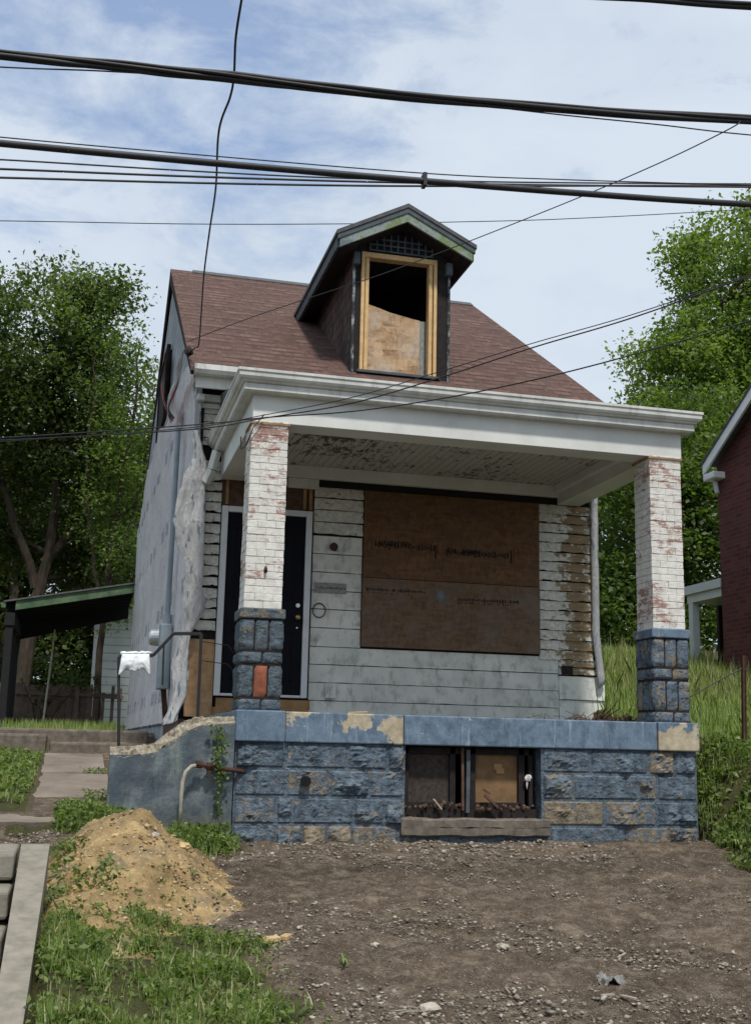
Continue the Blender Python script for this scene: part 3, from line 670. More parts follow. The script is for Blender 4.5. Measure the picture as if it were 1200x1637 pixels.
# basement window: recess, two frames, centre posts, sill
def wr(*a): return B(*a)
rec = MB(); rec.box(1.3, 3.1, 1.0, 1.05, -.2, 1.0); rec.box(1.35, 1.40, .22, 1.0, -.2, 1.0); rec.box(3.0, 3.05, .22, 1.0, -.2, 1.0); rec.box(1.3, 3.1, .22, 1.0, -.2, -.1)
rec.build('basement_room', 'interior_dark', H)
B(1.52, 2.86, .03, .29, .825, .86).build('lintel', 'char_wood', H)
bw = MB()
bw.box(1.536, 2.838, .10, .22, .10, .27)
for a, b in ((1.54, 1.60), (1.99, 2.045), (2.185, 2.24), (2.66, 2.72), (2.76, 2.80)): bw.box(a, b, .11, .16, .27, .82)
bw.box(1.54, 2.80, .11, .16, .76, .82); bw.box(1.6, 2.0, .11, .15, .27, .33); bw.box(2.24, 2.68, .11, .15, .27, .33)
bwf = bw.build('basement_window', 'char_wood', H, bevel=.004)
p_ = MB(); p_.bar((2.105, .08, .26), (2.098, .08, .82), .022, .03); p_.build('mullion', 'old_wood', bwf)
p_ = MB(); p_.bar((2.145, .07, .24), (2.150, .07, .80), .034, .04); p_.build('mullion', 'slate_paint', bwf)
B(1.60, 1.99, .15, .16, .33, .76).build('screen', 'screen_mesh', bwf)
B(2.24, 2.66, .155, .165, .33, .76).build('board', 'panel_board', bwf)
p_ = MB(); p_.box(2.43, 2.51, .145, .154, .62, .68); p_.box(2.45, 2.53, .14, .150, .59, .64, t=.8); p_.build('latch_plate', 'stud_wood', bwf)
s_ = MB()
def sillp(u, v):
    x = 1.495 + 1.41*u; a = v*math.pi*2
    r = .075*(1+.12*fbm(x*5, v*2)); return (x, -.012 - .085*max(-1, min(1, math.cos(a)*1.35)) + .05, .115 + .078*max(-1, min(1, math.sin(a)*1.4)) + .012*fbm(x*4, v*3, 2))
s_.grid(sillp, 60, 20); s_.face([sillp(0, i/12) for i in range(12)]); s_.face([sillp(1, 1-i/12) for i in range(12)])
s_.build('window_sill', 'sill_stone', H, smooth=False)
rb = MB()
for i in range(60):
    x = random.choice((random.uniform(1.56, 2.08), random.uniform(2.22, 2.8))); rb.blob((x, random.uniform(.0, .1), .275+random.uniform(-.005, .03)*(1 if random.random() < .7 else 1.8)), random.uniform(.008, .022), 1, .4, t=random.random())
tag(rb.build('rubble', 'old_wood', ), 'loose rubble and splinters lying on the basement window ledge', 'rubble', kind='stuff')
sp = MB(); sp.bar((1.80, -.01, .36), (1.88, .0, .27), .022, .01); tag(sp.build('wood_splinter', 'stone_pale'), 'pale splinter leaning in the left half of the basement window', 'wood scrap'); sp = MB(); sp.bar((2.30, .03, .40), (2.42, .02, .29), .05, .02); sp.bar((2.29, .05, .45), (2.36, .04, .41), .03, .015)
tag(sp.build('wood_splinter', 'old_wood'), 'broken dark wood leaning in the right half of the basement window', 'wood scrap')
nb = MB()
for k in range(5): nb.blob((2.735+random.uniform(-.02, .02), .07, .555+random.uniform(-.01, .02)), .025, 1, .4)
nb.blob((2.728, .07, .51), (.012, .012, .05), 1, .3)
tag(nb.build('foam_scrap', 'cloth_strip'), 'pale torn foam scrap stuck beside the right basement window', 'scrap')

# side wall of the steps: curved top, broken front edge
wp = [(-1.055, -.3), (-.0, -.3), (-.0, 1.035), (-.16, 1.03), (-.34, 1.018), (-.45, .985), (-.56, .90), (-.68, .80), (-.78, .768), (-1.055, .755)]
w = MB(); w.prism(wp, 'y', .07, .33); sw = w.build('stair_side_wall', 'blue_wall', H)
w = MB()
bot = [(-1.062, -.3), (-.014, -.3)]; topf = [(-.014, .985), (-.16, .975), (-.32, .955), (-.43, .905), (-.56, .80), (-.68, .725), (-.80, .70), (-1.062, .695)]
w.prism(bot+topf, 'y', -.035, .071); w.build('wall_face', 'blue_wall', sw)
w = MB()
def lip(u, v):
    k = u*(len(topf)-1); i = min(int(k), len(topf)-2); f = k-i
    fx = topf[i][0]*(1-f)+topf[i+1][0]*f; fz = topf[i][1]*(1-f)+topf[i+1][1]*f
    X = [(-.0, 1.037), (-.16, 1.032), (-.34, 1.02), (-.45, .987), (-.56, .902), (-.68, .802), (-.78, .77), (-1.062, .757)]
    bx = X[i][0]*(1-f)+X[i+1][0]*f; bz = X[i][1]*(1-f)+X[i+1][1]*f
    n = fbm(fx*9, v*3, 4)*.035 + fbm(fx*30, v*6, 4)*.016
    if v == 0: return (fx, -.037, fz - .012 + n*.9)
    return (fx*(1-v)+bx*v, -.037 + .115*v, fz*(1-v)+bz*v + n*(1 if v < 1 else .3) + .006)
w.grid(lip, 80, 6); w.build('broken_edge', 'broken_concrete', sw)
s_ = MB(); s_.box(-1.0, -.02, .33, 1.5, .0, .46); s_.box(-.75, -.02, .33, 1.5, .46, .62); s_.box(-.5, -.02, .33, 1.5, .62, .79); s_.box(-.27, -.02, .33, 2.4, .79, .95)
s_.build('steps', 'old_concrete', H, bevel=.01)

# iron handrail
hr = MB(); r4 = PT['rail']; rb4 = PT['railb']
for a, b in zip(r4[:-1], r4[1:]): hr.bar(a, b, .028, .028)
rail = hr.build('handrail', 'dark_iron', H)
for a, b in ((r4[0], rb4[0]), (r4[3], rb4[1]), (rb4[2], rb4[3])): x = MB(); x.bar(a, b, .026 if b != rb4[3] else .016, up=(0, 1, 0)); x.build('post', 'dark_iron', rail)
x = MB(); x.tube([(-.33, .18, 1.70), (-.05, .4, 1.69), (.1, 1.2, 1.68)], .004, 5); x.tube([(-.33, .18, 1.53), (-.05, .4, 1.52), (.1, 1.2, 1.51)], .004, 5); x.build('wire', 'dark_iron', rail)

# columns: stone pedestal, cap, painted brick shaft
def column(x0, x1, y0, tone, orange=False):
    y1 = y0 + (x1-x0); cx = (x0+x1)/2; cy = (y0+y1)/2
    k = MB(); k.box(x0+.006, x1-.006, y0+.006, y1-.006, 2.0, 3.725)
    col = k.build('porch_column', 'brick_mortar', H)
    b = MB(); z = 2.005; n = 0; ch = .0672
    wdt = x1-x0
    while z < 3.71:
        for side in range(4):
            cuts = [0, .5, 1] if n % 2 == 0 else [0, .27, .76, 1]
            for a, c in zip(cuts[:-1], cuts[1:]):
                p, q = a*wdt+.0012, c*wdt-.0012
                o = random.uniform(-.002, .0045); zz0, zz1 = z+.0016, z+ch-.0016+random.uniform(-.001, .001); t = random.random()**2*1.2
                if side == 0: b.box(x0+p, x0+q, y0-o, y0+.03, zz0, zz1, t)
                if side == 1: b.box(x1-.03, x1+o, y0+p, y0+q, zz0, zz1, t)
                if side == 2: b.box(x0+p, x0+q, y1-.03, y1+o, zz0, zz1, t)
                if side == 3: b.box(x0-o, x0+.03, y0+p, y0+q, zz0, zz1, t)
        z += ch; n += 1
    b.build('brick_shaft', 'painted_brick', col, bevel=.004)
    t_ = MB(); t_.box(x0-.014, x1+.014, y0-.014, y1+.014, 3.715, 3.735); t_.build('top_plate', 'stud_wood', col)
    e = .022
    c2 = MB(); c2.box(x0-e-.012, x1+e+.012, y0-e-.012, y1+e+.012, 1.915, 2.003, t=.25 if not orange else .5); c2.build('pedestal_cap', 'blue_coping' if not orange else 'pedestal_stone', col, bevel=.01)
    k = MB(); k.box(x0-e+.012, x1+e-.012, y0-e+.012, y1+e-.012, 1.09, 1.92); ped = k.build('pedestal', 'char_wood', col)
    bs = MB(); ob = MB()
    X0, X1, Y0, Y1 = x0-e, x1+e, y0-e, y1+e
    def stoneb(u0, u1, z0, z1, t, tgt=None):
        tgt = bs if tgt is None else tgt
        W_ = X1-X0; g = .007
        def G(m_, org, du, a, b_):
            q = random.random()*40; nu = 8; nv = max(6, int((z1-z0)/.03))
            def P(u, v):
                s = a+g+(b_-a-2*g)*u; z = z0+g+(z1-z0-2*g)*v; edge = u in (0, 1) or v in (0, 1)
                d = -.012 if edge else .004 + .012*fbm(s*9+q, z*9, q)
                return (org[0]+du[0]*s - org[2]*d*-1, org[1]+du[1]*s - org[3]*d*-1, z)
            m_.grid(P, nu, nv, t=t)
        G(tgt, (X0, Y0, 0, -1), (1, 0), u0*W_, u1*W_)
        G(bs, (X0, Y1, -1, 0), (0, -1), u0*W_, u1*W_)
        G(bs, (X1, Y0, 1, 0), (0, 1), u0*W_, u1*W_)
        G(bs, (X1, Y1, 0, 1), (-1, 0), u0*W_, u1*W_)
    for z0, z1, cuts, vert in ((1.095, 1.205, (0, .53, 1), 0), (1.215, 1.50, (0, .34, .67, 1), 1), (1.51, 1.62, (0, .52, 1), 0), (1.63, 1.91, (0, .33, .66, 1), 1)):
        for i, (a, c) in enumerate(zip(cuts[:-1], cuts[1:])):
            isor = orange and z0 == 1.215 and i == 1
            stoneb(a, c, z0, z1, random.uniform(.05, .55) if not orange else random.uniform(0, .35), ob if isor else None)
    bs.build('pedestal_blocks', 'pedestal_stone' if orange else 'blue_stone', col, smooth=True)
    if ob.v: ob.build('bare_brick_block', 'orange_brick', col, smooth=True)
    return col
simple('orange_brick', (.26, .088, .05), .85, .3, 16, .5)
stone('pedestal_stone', .03, ((.05, .075, .10), (.17, .215, .25)))
column(.025, .367, .045, 0, True); column(4.04, 4.382, .045, 1)
h_ = MB(); h_.blob((.205, .052, 2.36), (.022, .03, .04), 1, .3); h_.tube([(.205, .03, 2.36), (.205, .0, 2.36)], .012); h_.build('old_fixing', 'rusty_iron', H)

# porch roof: beams, ceiling, cornice, gutter
bm_ = MB(); bm_.box(.03, 4.40, .05, .34, 3.74, 4.02); bm_.box(.03, .31, .341, Y-.02, 3.74, 4.02); bm_.box(4.11, 4.40, .341, Y-.02, 3.74, 4.02)
bm_.build('porch_beam', 'beam_panel', H, bevel=.004)
B(.31, 4.11, .34, Y-.02, 3.96, 4.0).build('porch_ceiling', 'ceiling_boards', H)
tr = MB(); tr.box(.311, 4.109, Y-.10, Y-.021, 3.82, 3.959); tr.box(4.03, 4.109, .341, Y-.101, 3.86, 3.959); tr.box(.311, .39, .341, Y-.101, 3.86, 3.959); tr.box(.311, 4.109, .3405, .40, 3.90, 3.959)
tr.build('ceiling_trim', 'beam_panel', H, bevel=.006)
def sweep(prof, path_x0=.03, path_x1=4.40, path_y=.05, back=Y-.03, name='', mat='white_trim', parent=None, smooth=False):
    m = MB(); rings = []
    for kind in range(4):
        ring = []
        for o, z in prof:
            ring.append([(path_x0-o, back, z), (path_x0-o, path_y-o, z), (path_x1+o, path_y-o, z), (path_x1+o, back, z)][kind])
        rings.append(ring)
    n = len(prof)
    for a, b in zip(rings[:-1], rings[1:]):
        for i in range(n):
            j = (i+1) % n; m.face([a[i], a[j], b[j], b[i]])
    m.face(rings[0]); m.face(list(reversed(rings[3])))
    return m.build(name, mat, parent, smooth=smooth)
pr = B(.0, 4.43, .0, Y, 4.02, 4.06).build('porch_roof', 'asphalt_roof', H)
rr = MB(); rr.prism([(-.02, 4.06), (Y, 4.06), (Y, 4.74), (-.02, 4.17)], 'x', -.02, 4.45); rr.build('roof_deck', 'asphalt_roof', pr)
sweep([(0, 4.0), (.085, 4.0), (.10, 4.015), (.10, 4.075), (0.0, 4.075)], name='cornice', parent=H)
sweep([(.0, 4.076), (.10, 4.078), (.118, 4.085), (.128, 4.10), (.145, 4.108), (.158, 4.13), (.160, 4.165), (.170, 4.175), (.170, 4.20), (.158, 4.20), (.156, 4.18), (.06, 4.17), (.0, 4.17)], name='porch_gutter', parent=H)
x = MB(); x.tube([(.13, .0, 3.80), (.03, -.01, 3.66), (-.01, .12, 3.52), (-.01, .5, 3.58), (.02, .8, 3.78)], .006, 6); x.build('loose_cord', 'black_cable', H)
x = MB(); x.bar((-.05, 2.30, 4.0), (-.09, 2.36, 3.80), .07, .09); x.bar((-.09, 2.36, 3.80), (-.14, 2.44, 3.66), .07, .09); x.build('downspout_elbow', 'white_trim', H, bevel=.008)

# front wall
wl = MB(); wl.box(-.27, 4.62, Y+.03, Y+.12, .95, 4.9); wl.build('front_wall', 'char_wood', H)
def claps(m, x0, x1, z0, z1, pitch, proud=.016, jit=.004, seg=.06, base=Y, miss=0.0, tilt=.0, gapz=.004):
    n = max(1, round((z1-z0)/pitch)); ph = (z1-z0)/n
    for i in range(n):
        za, zb = z0+i*ph, z0+(i+1)*ph; k = max(1, int((x1-x0)/seg)); q = random.random()*90; tl = random.uniform(-tilt, tilt)
        if random.random() < miss: continue
        pts = []
        for j in range(k+1):
            x = x0+(x1-x0)*j/k
            d = jit*(fbm(x*7, q)*1.6 + fbm(x*31, q)*.9)
            g = max(0, fbm(x*5+3, q+7))*jit*1.5
            z_b = za + d + g + tl*(x-x0) + .004
            pts.append(((x, base-proud-abs(d)*.3, z_b + gapz), (x, base-.003, zb+.001+tl*(x-x0)), (x, base+.014, z_b+gapz+.003)))
        t = random.random()
        for a, b in zip(pts[:-1], pts[1:]):
            m.face([a[0], b[0], b[1], a[1]], t); m.face([a[2], b[2], b[0], a[0]], t)
        m.face([pts[0][2], pts[0][0], pts[0][1]], t); m.face([pts[-1][0], pts[-1][2], pts[-1][1]], t)
m = MB()
claps(m, 1.125, 1.705, 1.90, 3.17, .212, .013, .0025, .06, base=Y+.012, gapz=.0045, tilt=.002)
claps(m, 1.125, 4.115, 1.10, 1.90, .212, .013, .0025, .06, base=Y+.012, gapz=.0045, tilt=.0008)
claps(m, 4.12, 4.70, 1.12, 1.68, .26, .024, .002, .1, base=Y+.012)
m.build('wide_siding', 'wide_siding', H)
m = MB()
claps(m, 1.125, 1.705, 3.19, 3.75, .14, .020, .006, .05, base=Y+.01, gapz=.005, tilt=.01)
claps(m, 3.875, 4.56, 1.86, 3.74, .118, .021, .009, .03, base=Y+.01, tilt=.010, gapz=.004)
claps(m, 4.12, 4.60, 1.69, 1.87, .12, .02, .006, .04, base=Y+.01)
claps(m, -.20, .055, 2.02, 3.95, .118, .028, .012, .025, base=Y+.01, tilt=.03, gapz=.010)
claps(m, -.27, .1, 4.12, 4.68, .10, .018, .003, .05, base=Y+.01)
m.build('narrow_clapboards', 'old_clapboard', H)
B(-.24, .06, Y-.004, Y+.02, 1.09, 1.93).build('strand_board', 'wall_board', H)
B(1.105, 4.0, Y-.03, Y+.015, 3.74, 3.822).build('tar_strip', 'black_tar', H)
# studs and header over the door
hd = MB(); hd.box(.04, 1.12, Y+.015, Y+.028, 3.44, 3.9, t=.2)
hd.build('header_board', 'old_wood', H)
for a in (.10, .32, .52, .99, 1.06): B(a, a+.035, Y-.012, Y+.014, 3.46, 3.74).build('stud', 'stud_wood', H)
B(.80, 1.16, Y-.05, Y-.022, 3.70, 3.815).build('patch_board', 'white_trim', H)
B(.06, 1.12, Y-.06, Y+.02, 1.10, 1.20).build('door_sill', 'stud_wood', H, bevel=.006)
B(.10, 1.14, Y-.02, Y+.025, 1.20, 1.30).build('sill_board', 'stud_wood', H)
# door
fr = MB(); fr.box(.067, .135, Y-.055, Y+.02, 1.322, 3.435); fr.box(1.03, 1.098, Y-.055, Y+.02, 1.322, 3.435); fr.box(.135, 1.03, Y-.053, Y+.02, 3.37, 3.435); fr.box(.135, 1.03, Y-.05, Y+.02, 1.322, 1.35)
door = B(.14, 1.025, Y-.02, Y+.022, 1.352, 3.368).build('door', 'black_door', H)
fr.build('door_frame', 'door_frame', door, bevel=.005)
pn = MB()
for a, b in ((.24, .54), (.62, .92)):
    for c, d in ((1.5, 2.05), (2.4, 3.2)):
        for q in ((a, b, c, c+.015), (a, b, d-.015, d), (a, a+.015, c, d), (b-.015, b, c, d)): pn.box(q[0], q[1], Y-.026, Y-.02, q[2], q[3])
pn.build('door_panel', 'black_door', door)
k = MB(); k.blob((.965, Y-.06, 2.215), .032, 2, .0); k.tube([(.965, Y-.055, 2.215), (.965, Y-.02, 2.215)], .014, 10); k.build('door_knob', 'brass', door, smooth=True)
k = MB(); k.tube([(.965, Y-.045, 2.35), (.965, Y-.02, 2.35)], .024, 12); k.build('deadbolt', 'galvanised', door)
k = MB(); k.tube([(.965, Y-.03, 2.10), (.965, Y-.02, 2.10)], .01, 8); k.build('keyhole', 'galvanised', door)
# boarded window
wnd = B(1.700, 3.880, Y-.004, Y+.012, 1.912, 3.74).build('boarded_window', 'char_wood', H)
B(1.712, 3.868, Y-.032, Y-.006, 2.72, 3.735).build('upper_board', 'window_board', wnd)
B(1.708, 3.872, Y-.036, Y-.006, 1.925, 2.712).build('lower_board', 'window_board_worn', wnd)
lg = MB()                                                   # rows of illegible lumber stamps
def stamp(x0, x1, z, h, dens, y):
    x = x0
    while x < x1:
        w_ = random.uniform(.014, .036)
        if random.random() < dens:
            hh = h*random.choice((.55, .8, 1.0, 1.2)); zz = z + random.uniform(-.12, .12)*h
            lg.box(x, x+w_*.7, y-.0012, y, zz-hh/2, zz+hh/2)
            if random.random() < .6: lg.box(x+w_*.7, x+w_, y-.0012, y, zz-hh/2, zz-hh/2+h*.2)
        x += w_+.005
u_y = Y-.032; l_y = Y-.036
stamp(1.84, 2.55, 3.10, .065, .97, u_y); stamp(1.84, 2.25, 3.13, .05, .9, u_y); stamp(2.68, 3.48, 3.07, .065, .97, u_y); stamp(2.72, 3.1, 3.09, .05, .9, u_y)
for a in (1.80, 2.60, 3.54, 3.60): lg.box(a, a+.006, u_y-.0012, u_y, 3.03, 3.16)
lg.box(2.565, 2.585, u_y-.0012, u_y, 2.98, 3.14); lg.box(3.50, 3.52, u_y-.0012, u_y, 2.98, 3.14)
stamp(1.75, 2.45, 2.58, .03, .9, l_y); stamp(1.8, 2.35, 2.54, .012, .6, l_y); stamp(2.85, 3.60, 2.52, .035, .9, l_y); stamp(2.85, 3.5, 2.48, .014, .7, l_y)
lg.build('lumber_stamp', 'char_wood', wnd)
dsk = MB(); cx, cz = 2.64, 2.545
def disc(u, v):
    r = .15*u*(1+.25*fbm(math.cos(v*6.283)*1.5, math.sin(v*6.283)*1.5, 2)); return (cx+r*math.cos(v*6.283), l_y-.0025+.001*u, cz+r*math.sin(v*6.283))
a = NT('paint_splash', .7, .3)
dd = a.n('ShaderNodeVectorMath', operation='DISTANCE'); a.set(dd.inputs[0], a.pos); dd.inputs[1].default_value = (cx, l_y, cz)
f = a.math('ADD', a.math('MULTIPLY', dd.outputs['Value'], 6.0), a.math('MULTIPLY', a.noise(14, 6, .7), .7))
a.out((.20, .22, .225)); a.set(a.b.inputs['Alpha'], a.ramp(f, (.45, .85), (.95, 0.0))); MAT['paint_splash'] = a.m
dsk.grid(disc, 6, 28); dsk.build('paint_splash', 'paint_splash', wnd)
# things screwed to the wall
x = MB(); x.tube([(1.365, Y-.05, 3.045), (1.365, Y, 3.05)], [.03, .05], 12); x.tube([(1.365, Y-.07, 3.0), (1.365, Y-.05, 3.05)], .022, 8); x.blob((1.365, Y-.03, 3.05), .045, 1, .2); x.build('wall_lamp_base', 'rusty_iron', H)
B(1.15, 1.525, Y-.012, Y-.0, 2.515, 2.63).build('address_plaque', 'plaque_metal', H, bevel=.003)
x = MB()
for i in range(14): x.box(1.18+i*.024, 1.19+i*.024+random.uniform(0, .008), Y-.0136, Y-.012, 2.56, 2.575+random.uniform(0, .02))
x.build('plaque_lettering', 'slate_paint', H)
x = MB(); x.tube([(1.215+.072*math.cos(i*.2618), Y-.012, 2.31+.08*math.sin(i*.2618)) for i in range(25)], .006, 6); x.build('wire_loop', 'dark_iron', H)
B(1.31, 1.43, Y-.035, Y-.0, 1.33, 1.50).build('outlet_cover', 'wide_siding', H, bevel=.006)
x = MB(); x.box(4.15, 4.29, Y-.016, Y+.0, 1.70, 1.80); x.build('hole_patch', 'char_wood', H)
x = MB()
def ctr(u, v):
    z = 1.62 + 2.28*v; b = .06*max(0, .25-v)*4*(1-v)
    return (4.535 + .10*u + b*.9 + .006*fbm(z*3, u), Y-.035 - .035*math.sin(u*3.1) - b*.3 + .006*fbm(z*5, 1), z - (.08*(1-u) if v == 0 else 0))
x.grid(ctr, 6, 40); x.build('corner_strip', 'loose_wrap', H, smooth=True, solid=.002)
x = MB(); x.tube([(4.42, Y-.1, 3.83), (4.52, Y-.02, 3.84)], .05, 12); x.build('spout_end', 'galvanised', H)

# gable wall, wrap, roof
def gx(y): return -.27 - .0145*(y-2.575)
def rz(y): return 4.93 + .63*(y-2.2) if y < 7.45 else 8.24 - .63*(y-7.45)
m = MB(); m.prism([(2.60, -.2), (12.5, -.2), (12.5, rz(12.5)-.08), (7.45, 8.12), (2.60, rz(2.6)-.1)], 'x', -.262, -.20)
for i in range(0): pass
gw = MB()
def wallq(y0, y1, z00, z01, z10, z11): gw.face([(gx(y0), y0, z00), (gx(y0), y0, z01), (gx(y1), y1, z11), (gx(y1), y1, z10)])
ysx = list(np.arange(2.58, 12.51, .62))
for a, b in zip(ysx[:-1], ysx[1:]): wallq(a, b, 4.6 if True else 0, rz(a)-.06, 4.6, rz(b)-.06)
gw.face([(gx(2.58), 2.58, -.2), (gx(2.58), 2.58, 4.6), (gx(12.5), 12.5, 4.6), (gx(12.5), 12.5, -.2)])
gw.face([(gx(12.5), 12.5, -.2), (gx(12.5), 12.5, rz(12.5)), (4.55, 12.5, rz(12.5)), (4.55, 12.5, -.2)])
gw.face([(4.55, Y, -.2), (4.55, 12.5, -.2), (4.55, 12.5, rz(12.5)-.06), (4.55, 7.45, 8.2), (4.55, Y, rz(Y)-.06)])
gw.build('gable_wall', 'gable_siding', H)
B(-.30, -.24, 2.5, 12.55, .3, 1.06).build('gable_footing', 'old_wood', H)
m = MB()
def topz(y): return min(rz(y)-.25, 5.35 + .12*math.sin(y*1.7) + .05*(y-2.6))
def wrapP(u, v):
    y = 2.50 + 10.05*u; t = topz(y) if y > 3.0 else min(topz(y), 4.85)
    z0 = 1.04 + .02*fbm(y*3, 2) - (.05 if u > .97 else 0); z = z0 + (t-z0)*v
    d = .018 + .03*max(0, fbm(y*.9, z*.6, 1.5)+.3) + .012*fbm(y*3, z*1.1, 6) + .006*fbm(y*9, z*4, 3)
    if z < 1.5: d += .03*(1.5-z)
    return (gx(y) - d, y, z)
m.grid(wrapP, 150, 70)
m.build('house_wrap', 'house_wrap', H, smooth=True)
m = MB()
FL, FR = PT['flapL'], PT['flapR']
def catm(P, t):
    n = len(P)-1; k = min(int(t*n), n-1); f = t*n-k
    p0, p1, p2, p3 = [Vector(P[max(0, min(n, i))]) for i in (k-1, k, k+1, k+2)]
    return .5*((2*p1)+(p2-p0)*f+(2*p0-5*p1+4*p2-p3)*f*f+(3*p1-p0-3*p2+p3)*f**3)
def flap(u, v):
    a = catm(FL, v); b = catm(FR, v); p = a.lerp(b, u)
    e = .020*fbm(v*14, u*2, 4) + .016*fbm(v*45, u*2, 4)
    p.x += e*(1 if u in (0, 1) else .4)
    p.y += -.03 - .035*abs(math.sin(u*3.4 + v*3 + .5*fbm(v*6, 2))) - .03*fbm(u*3, v*7, 2) - .02*math.sin(v*math.pi)
    return p
m.grid(flap, 22, 110); m.build('loose_wrap', 'loose_wrap', H, smooth=True, solid=.002)
m = MB()                                                     # strip turned round the corner above
def strip(u, v):
    z = 4.85 - .75*v; return (-.30 + .07*u + .01*fbm(v*5, u*2), 2.50 - .03*u - .01*fbm(v*6, 1), z)
m.grid(strip, 4, 14); m.build('corner_wrap', 'loose_wrap', H, smooth=True, solid=.002)
B(-.235, -.19, Y-.03, Y+.02, 2.0, 4.72).build('dark_corner', 'char_wood', H)
# gutter and frieze of the main eave
m = MB(); m.prism([(2.10, 4.93), (2.10, 4.87), (2.13, 4.83), (2.24, 4.83), (2.24, 4.93), (2.225, 4.93), (2.22, 4.86), (2.125, 4.86), (2.115, 4.93)], 'x', -.36, 4.60); m.build('main_gutter', 'white_trim', H)
B(-.34, 4.58, 2.26, Y, 4.80, 4.825).build('eave_soffit', 'white_trim', H)
B(-.33, 4.57, 2.245, 2.275, 4.70, 4.86).build('eave_fascia', 'white_trim', H)
m = MB(); m.box(-.28, 4.5, Y-.10, Y+.0, 4.62, 4.70); m.box(-.28, 4.5, Y-.05, Y+.0, 4.55, 4.61); m.build('crown_moulding', 'white_trim', H, bevel=.01)
B(-.29, -.20, Y-.18, Y-.02, 4.60, 4.68).build('cornice_return', 'white_trim', H, bevel=.02)
# main roof
m = MB()
def rp_(x0, x1, y0, y1): m.prism([(y0, rz(y0)), (y1, rz(y1)), (y1, rz(y1)-.045), (y0, rz(y0)-.045)], 'x', x0, x1)
yr = 7.449
rp_(-.40, 1.52, 2.16, yr); rp_(1.5201, 2.70, 2.16, 2.60); rp_(1.5201, 2.70, 5.3, yr); rp_(2.7001, 4.66, 2.16, yr)
m.prism([(7.451, 8.235), (12.75, rz(12.75)), (12.75, rz(12.75)-.045), (7.451, 8.19)], 'x', -.40, 4.66)
roof = m.build('roof', 'shingles', H)
m = MB()
for i in range(34):
    x = -.05 + i*.138
    m.prism([(7.30, 8.165), (7.45, 8.265), (7.60, 8.165), (7.60, 8.15), (7.45, 8.24), (7.30, 8.15)], 'x', x, x+.137)
m.build('ridge_cap', 'asphalt_roof', roof)
m = MB()
for x in (-.395, 4.62):
    m.prism([(2.18, rz(2.18)-.05), (7.45, 8.18), (12.7, rz(12.7)-.05), (12.7, rz(12.7)-.22), (7.45, 8.0), (2.18, rz(2.18)-.10)], 'x', x, x+.03)
m.build('rake_board', 'char_wood', roof)
# torn opening high in the gable, with ribbons of wrap
B(gx(7)-.06, gx(7)+.02, 6.9, 8.5, 5.7, 6.7).build('gable_opening', 'interior_dark', H)
m = MB(); m.box(gx(7)-.08, gx(7)-.02, 6.82, 6.89, 5.65, 6.76); m.box(gx(7)-.08, gx(7)-.02, 8.51, 8.6, 5.65, 6.76); m.box(gx(7)-.08, gx(7)-.02, 6.9, 8.5, 6.71, 6.76)
m.build('opening_frame', 'char_wood', H)
def ribbon(name, pts, w, mat, tw=.0):
    m = MB(); n = 40
    def P(u, v):
        p = catm(pts, u); q = catm(pts, min(1, u+.02)) - catm(pts, max(0, u-.02)); q.normalize()
        s = Vector((0, 1, .15)); a = math.sin(u*5+tw)
        return p + s*(v-.5)*w*(.7+.3*a) + Vector((-.02*math.sin(u*9+tw+v*2), 0, 0))
    m.grid(P, n, 4); return m.build(name, mat, H, smooth=True, solid=.003)
t1 = [(-.42, 3.0, 5.42), (-.46, 3.35, 5.25), (-.47, 4.1, 4.92), (-.46, 4.75, 4.70)]
ribbon('torn_ribbon', PT['torn1'], .9, 'red_strip')
ribbon('torn_ribbon', [(a-.015, b+.12, c-.02) for a, b, c in PT['torn1']], 1.5, 'loose_wrap', 1.2)
ribbon('torn_ribbon', PT['torn2'], .35, 'red_strip', 2)
ribbon('torn_ribbon', [(a-.01, b-.3, c-.05) for a, b, c in PT['torn2']], .35, 'char_wood', 2)
x = MB(); x.blob((-.42, 2.35, 5.13), (.05, .09, .06), 1, .3); x.build('cable_anchor', 'char_wood', H)
# electric meter, conduit
x = gx(4); 
B(x-.18, x-.05, 3.55, 3.85, 1.42, 2.18).build('meter_cabinet', 'meter_box', H, bevel=.012)
m = MB(); m.tube([(x-.10, 3.7, 2.18), (x-.10, 3.7, 2.22), (x-.10, 3.7, 4.6)], .032, 10); m.tube([(x-.10, 3.7, 2.16), (x-.10, 3.7, 2.30)], .055, 10); m.build('conduit', 'meter_box', H, smooth=False)
m = MB(); m.tube([(x-.05, 4.55, 2.10), (x-.13, 4.55, 2.10), (x-.24, 4.55, 2.10), (x-.26, 4.55, 2.10)], [.11, .11, .10, .06], 20); m.build('meter', 'galvanised', H, smooth=False)
m = MB(); m.bar((x-.1, 3.7, 1.42), (x-.05, 3.75, 1.05), .06); m.build('ground_conduit', 'rusty_iron', H)

# dormer
a = NT('corner_peel', .8, .2); MAT['corner_peel'] = a.out(a.ramp(a.noise(12, 8, .75, sc=(1, 1, .5)), (.48, (.03, .03, .032)), (.56, (.16, .18, .19)), (.66, (.50, .52, .53))))
XL, XR, DY = 1.51, 2.715, 2.575
dm = MB()
dm.box(XL, 1.60, DY, DY+.10, 5.13, 6.84); dm.box(2.555, XR, DY, DY+.10, 5.13, 6.84); dm.box(1.60, 2.555, DY, DY+.10, 6.70, 6.84)
dm.prism([(XL, 6.841), (XR, 6.841), (2.11, 7.14)], 'y', DY+.0, DY+.1)
dm.box(1.60, 2.555, DY, DY+.1, 5.13, 5.195)
D = dm.build('dormer', 'char_wood', H)
m = MB()
for x in (XL, XR-.04): m.prism([(DY+.101, rz(DY+.1)-.06), (DY+.101, 6.90), (5.35, 6.90)], 'x', x, x+.04)
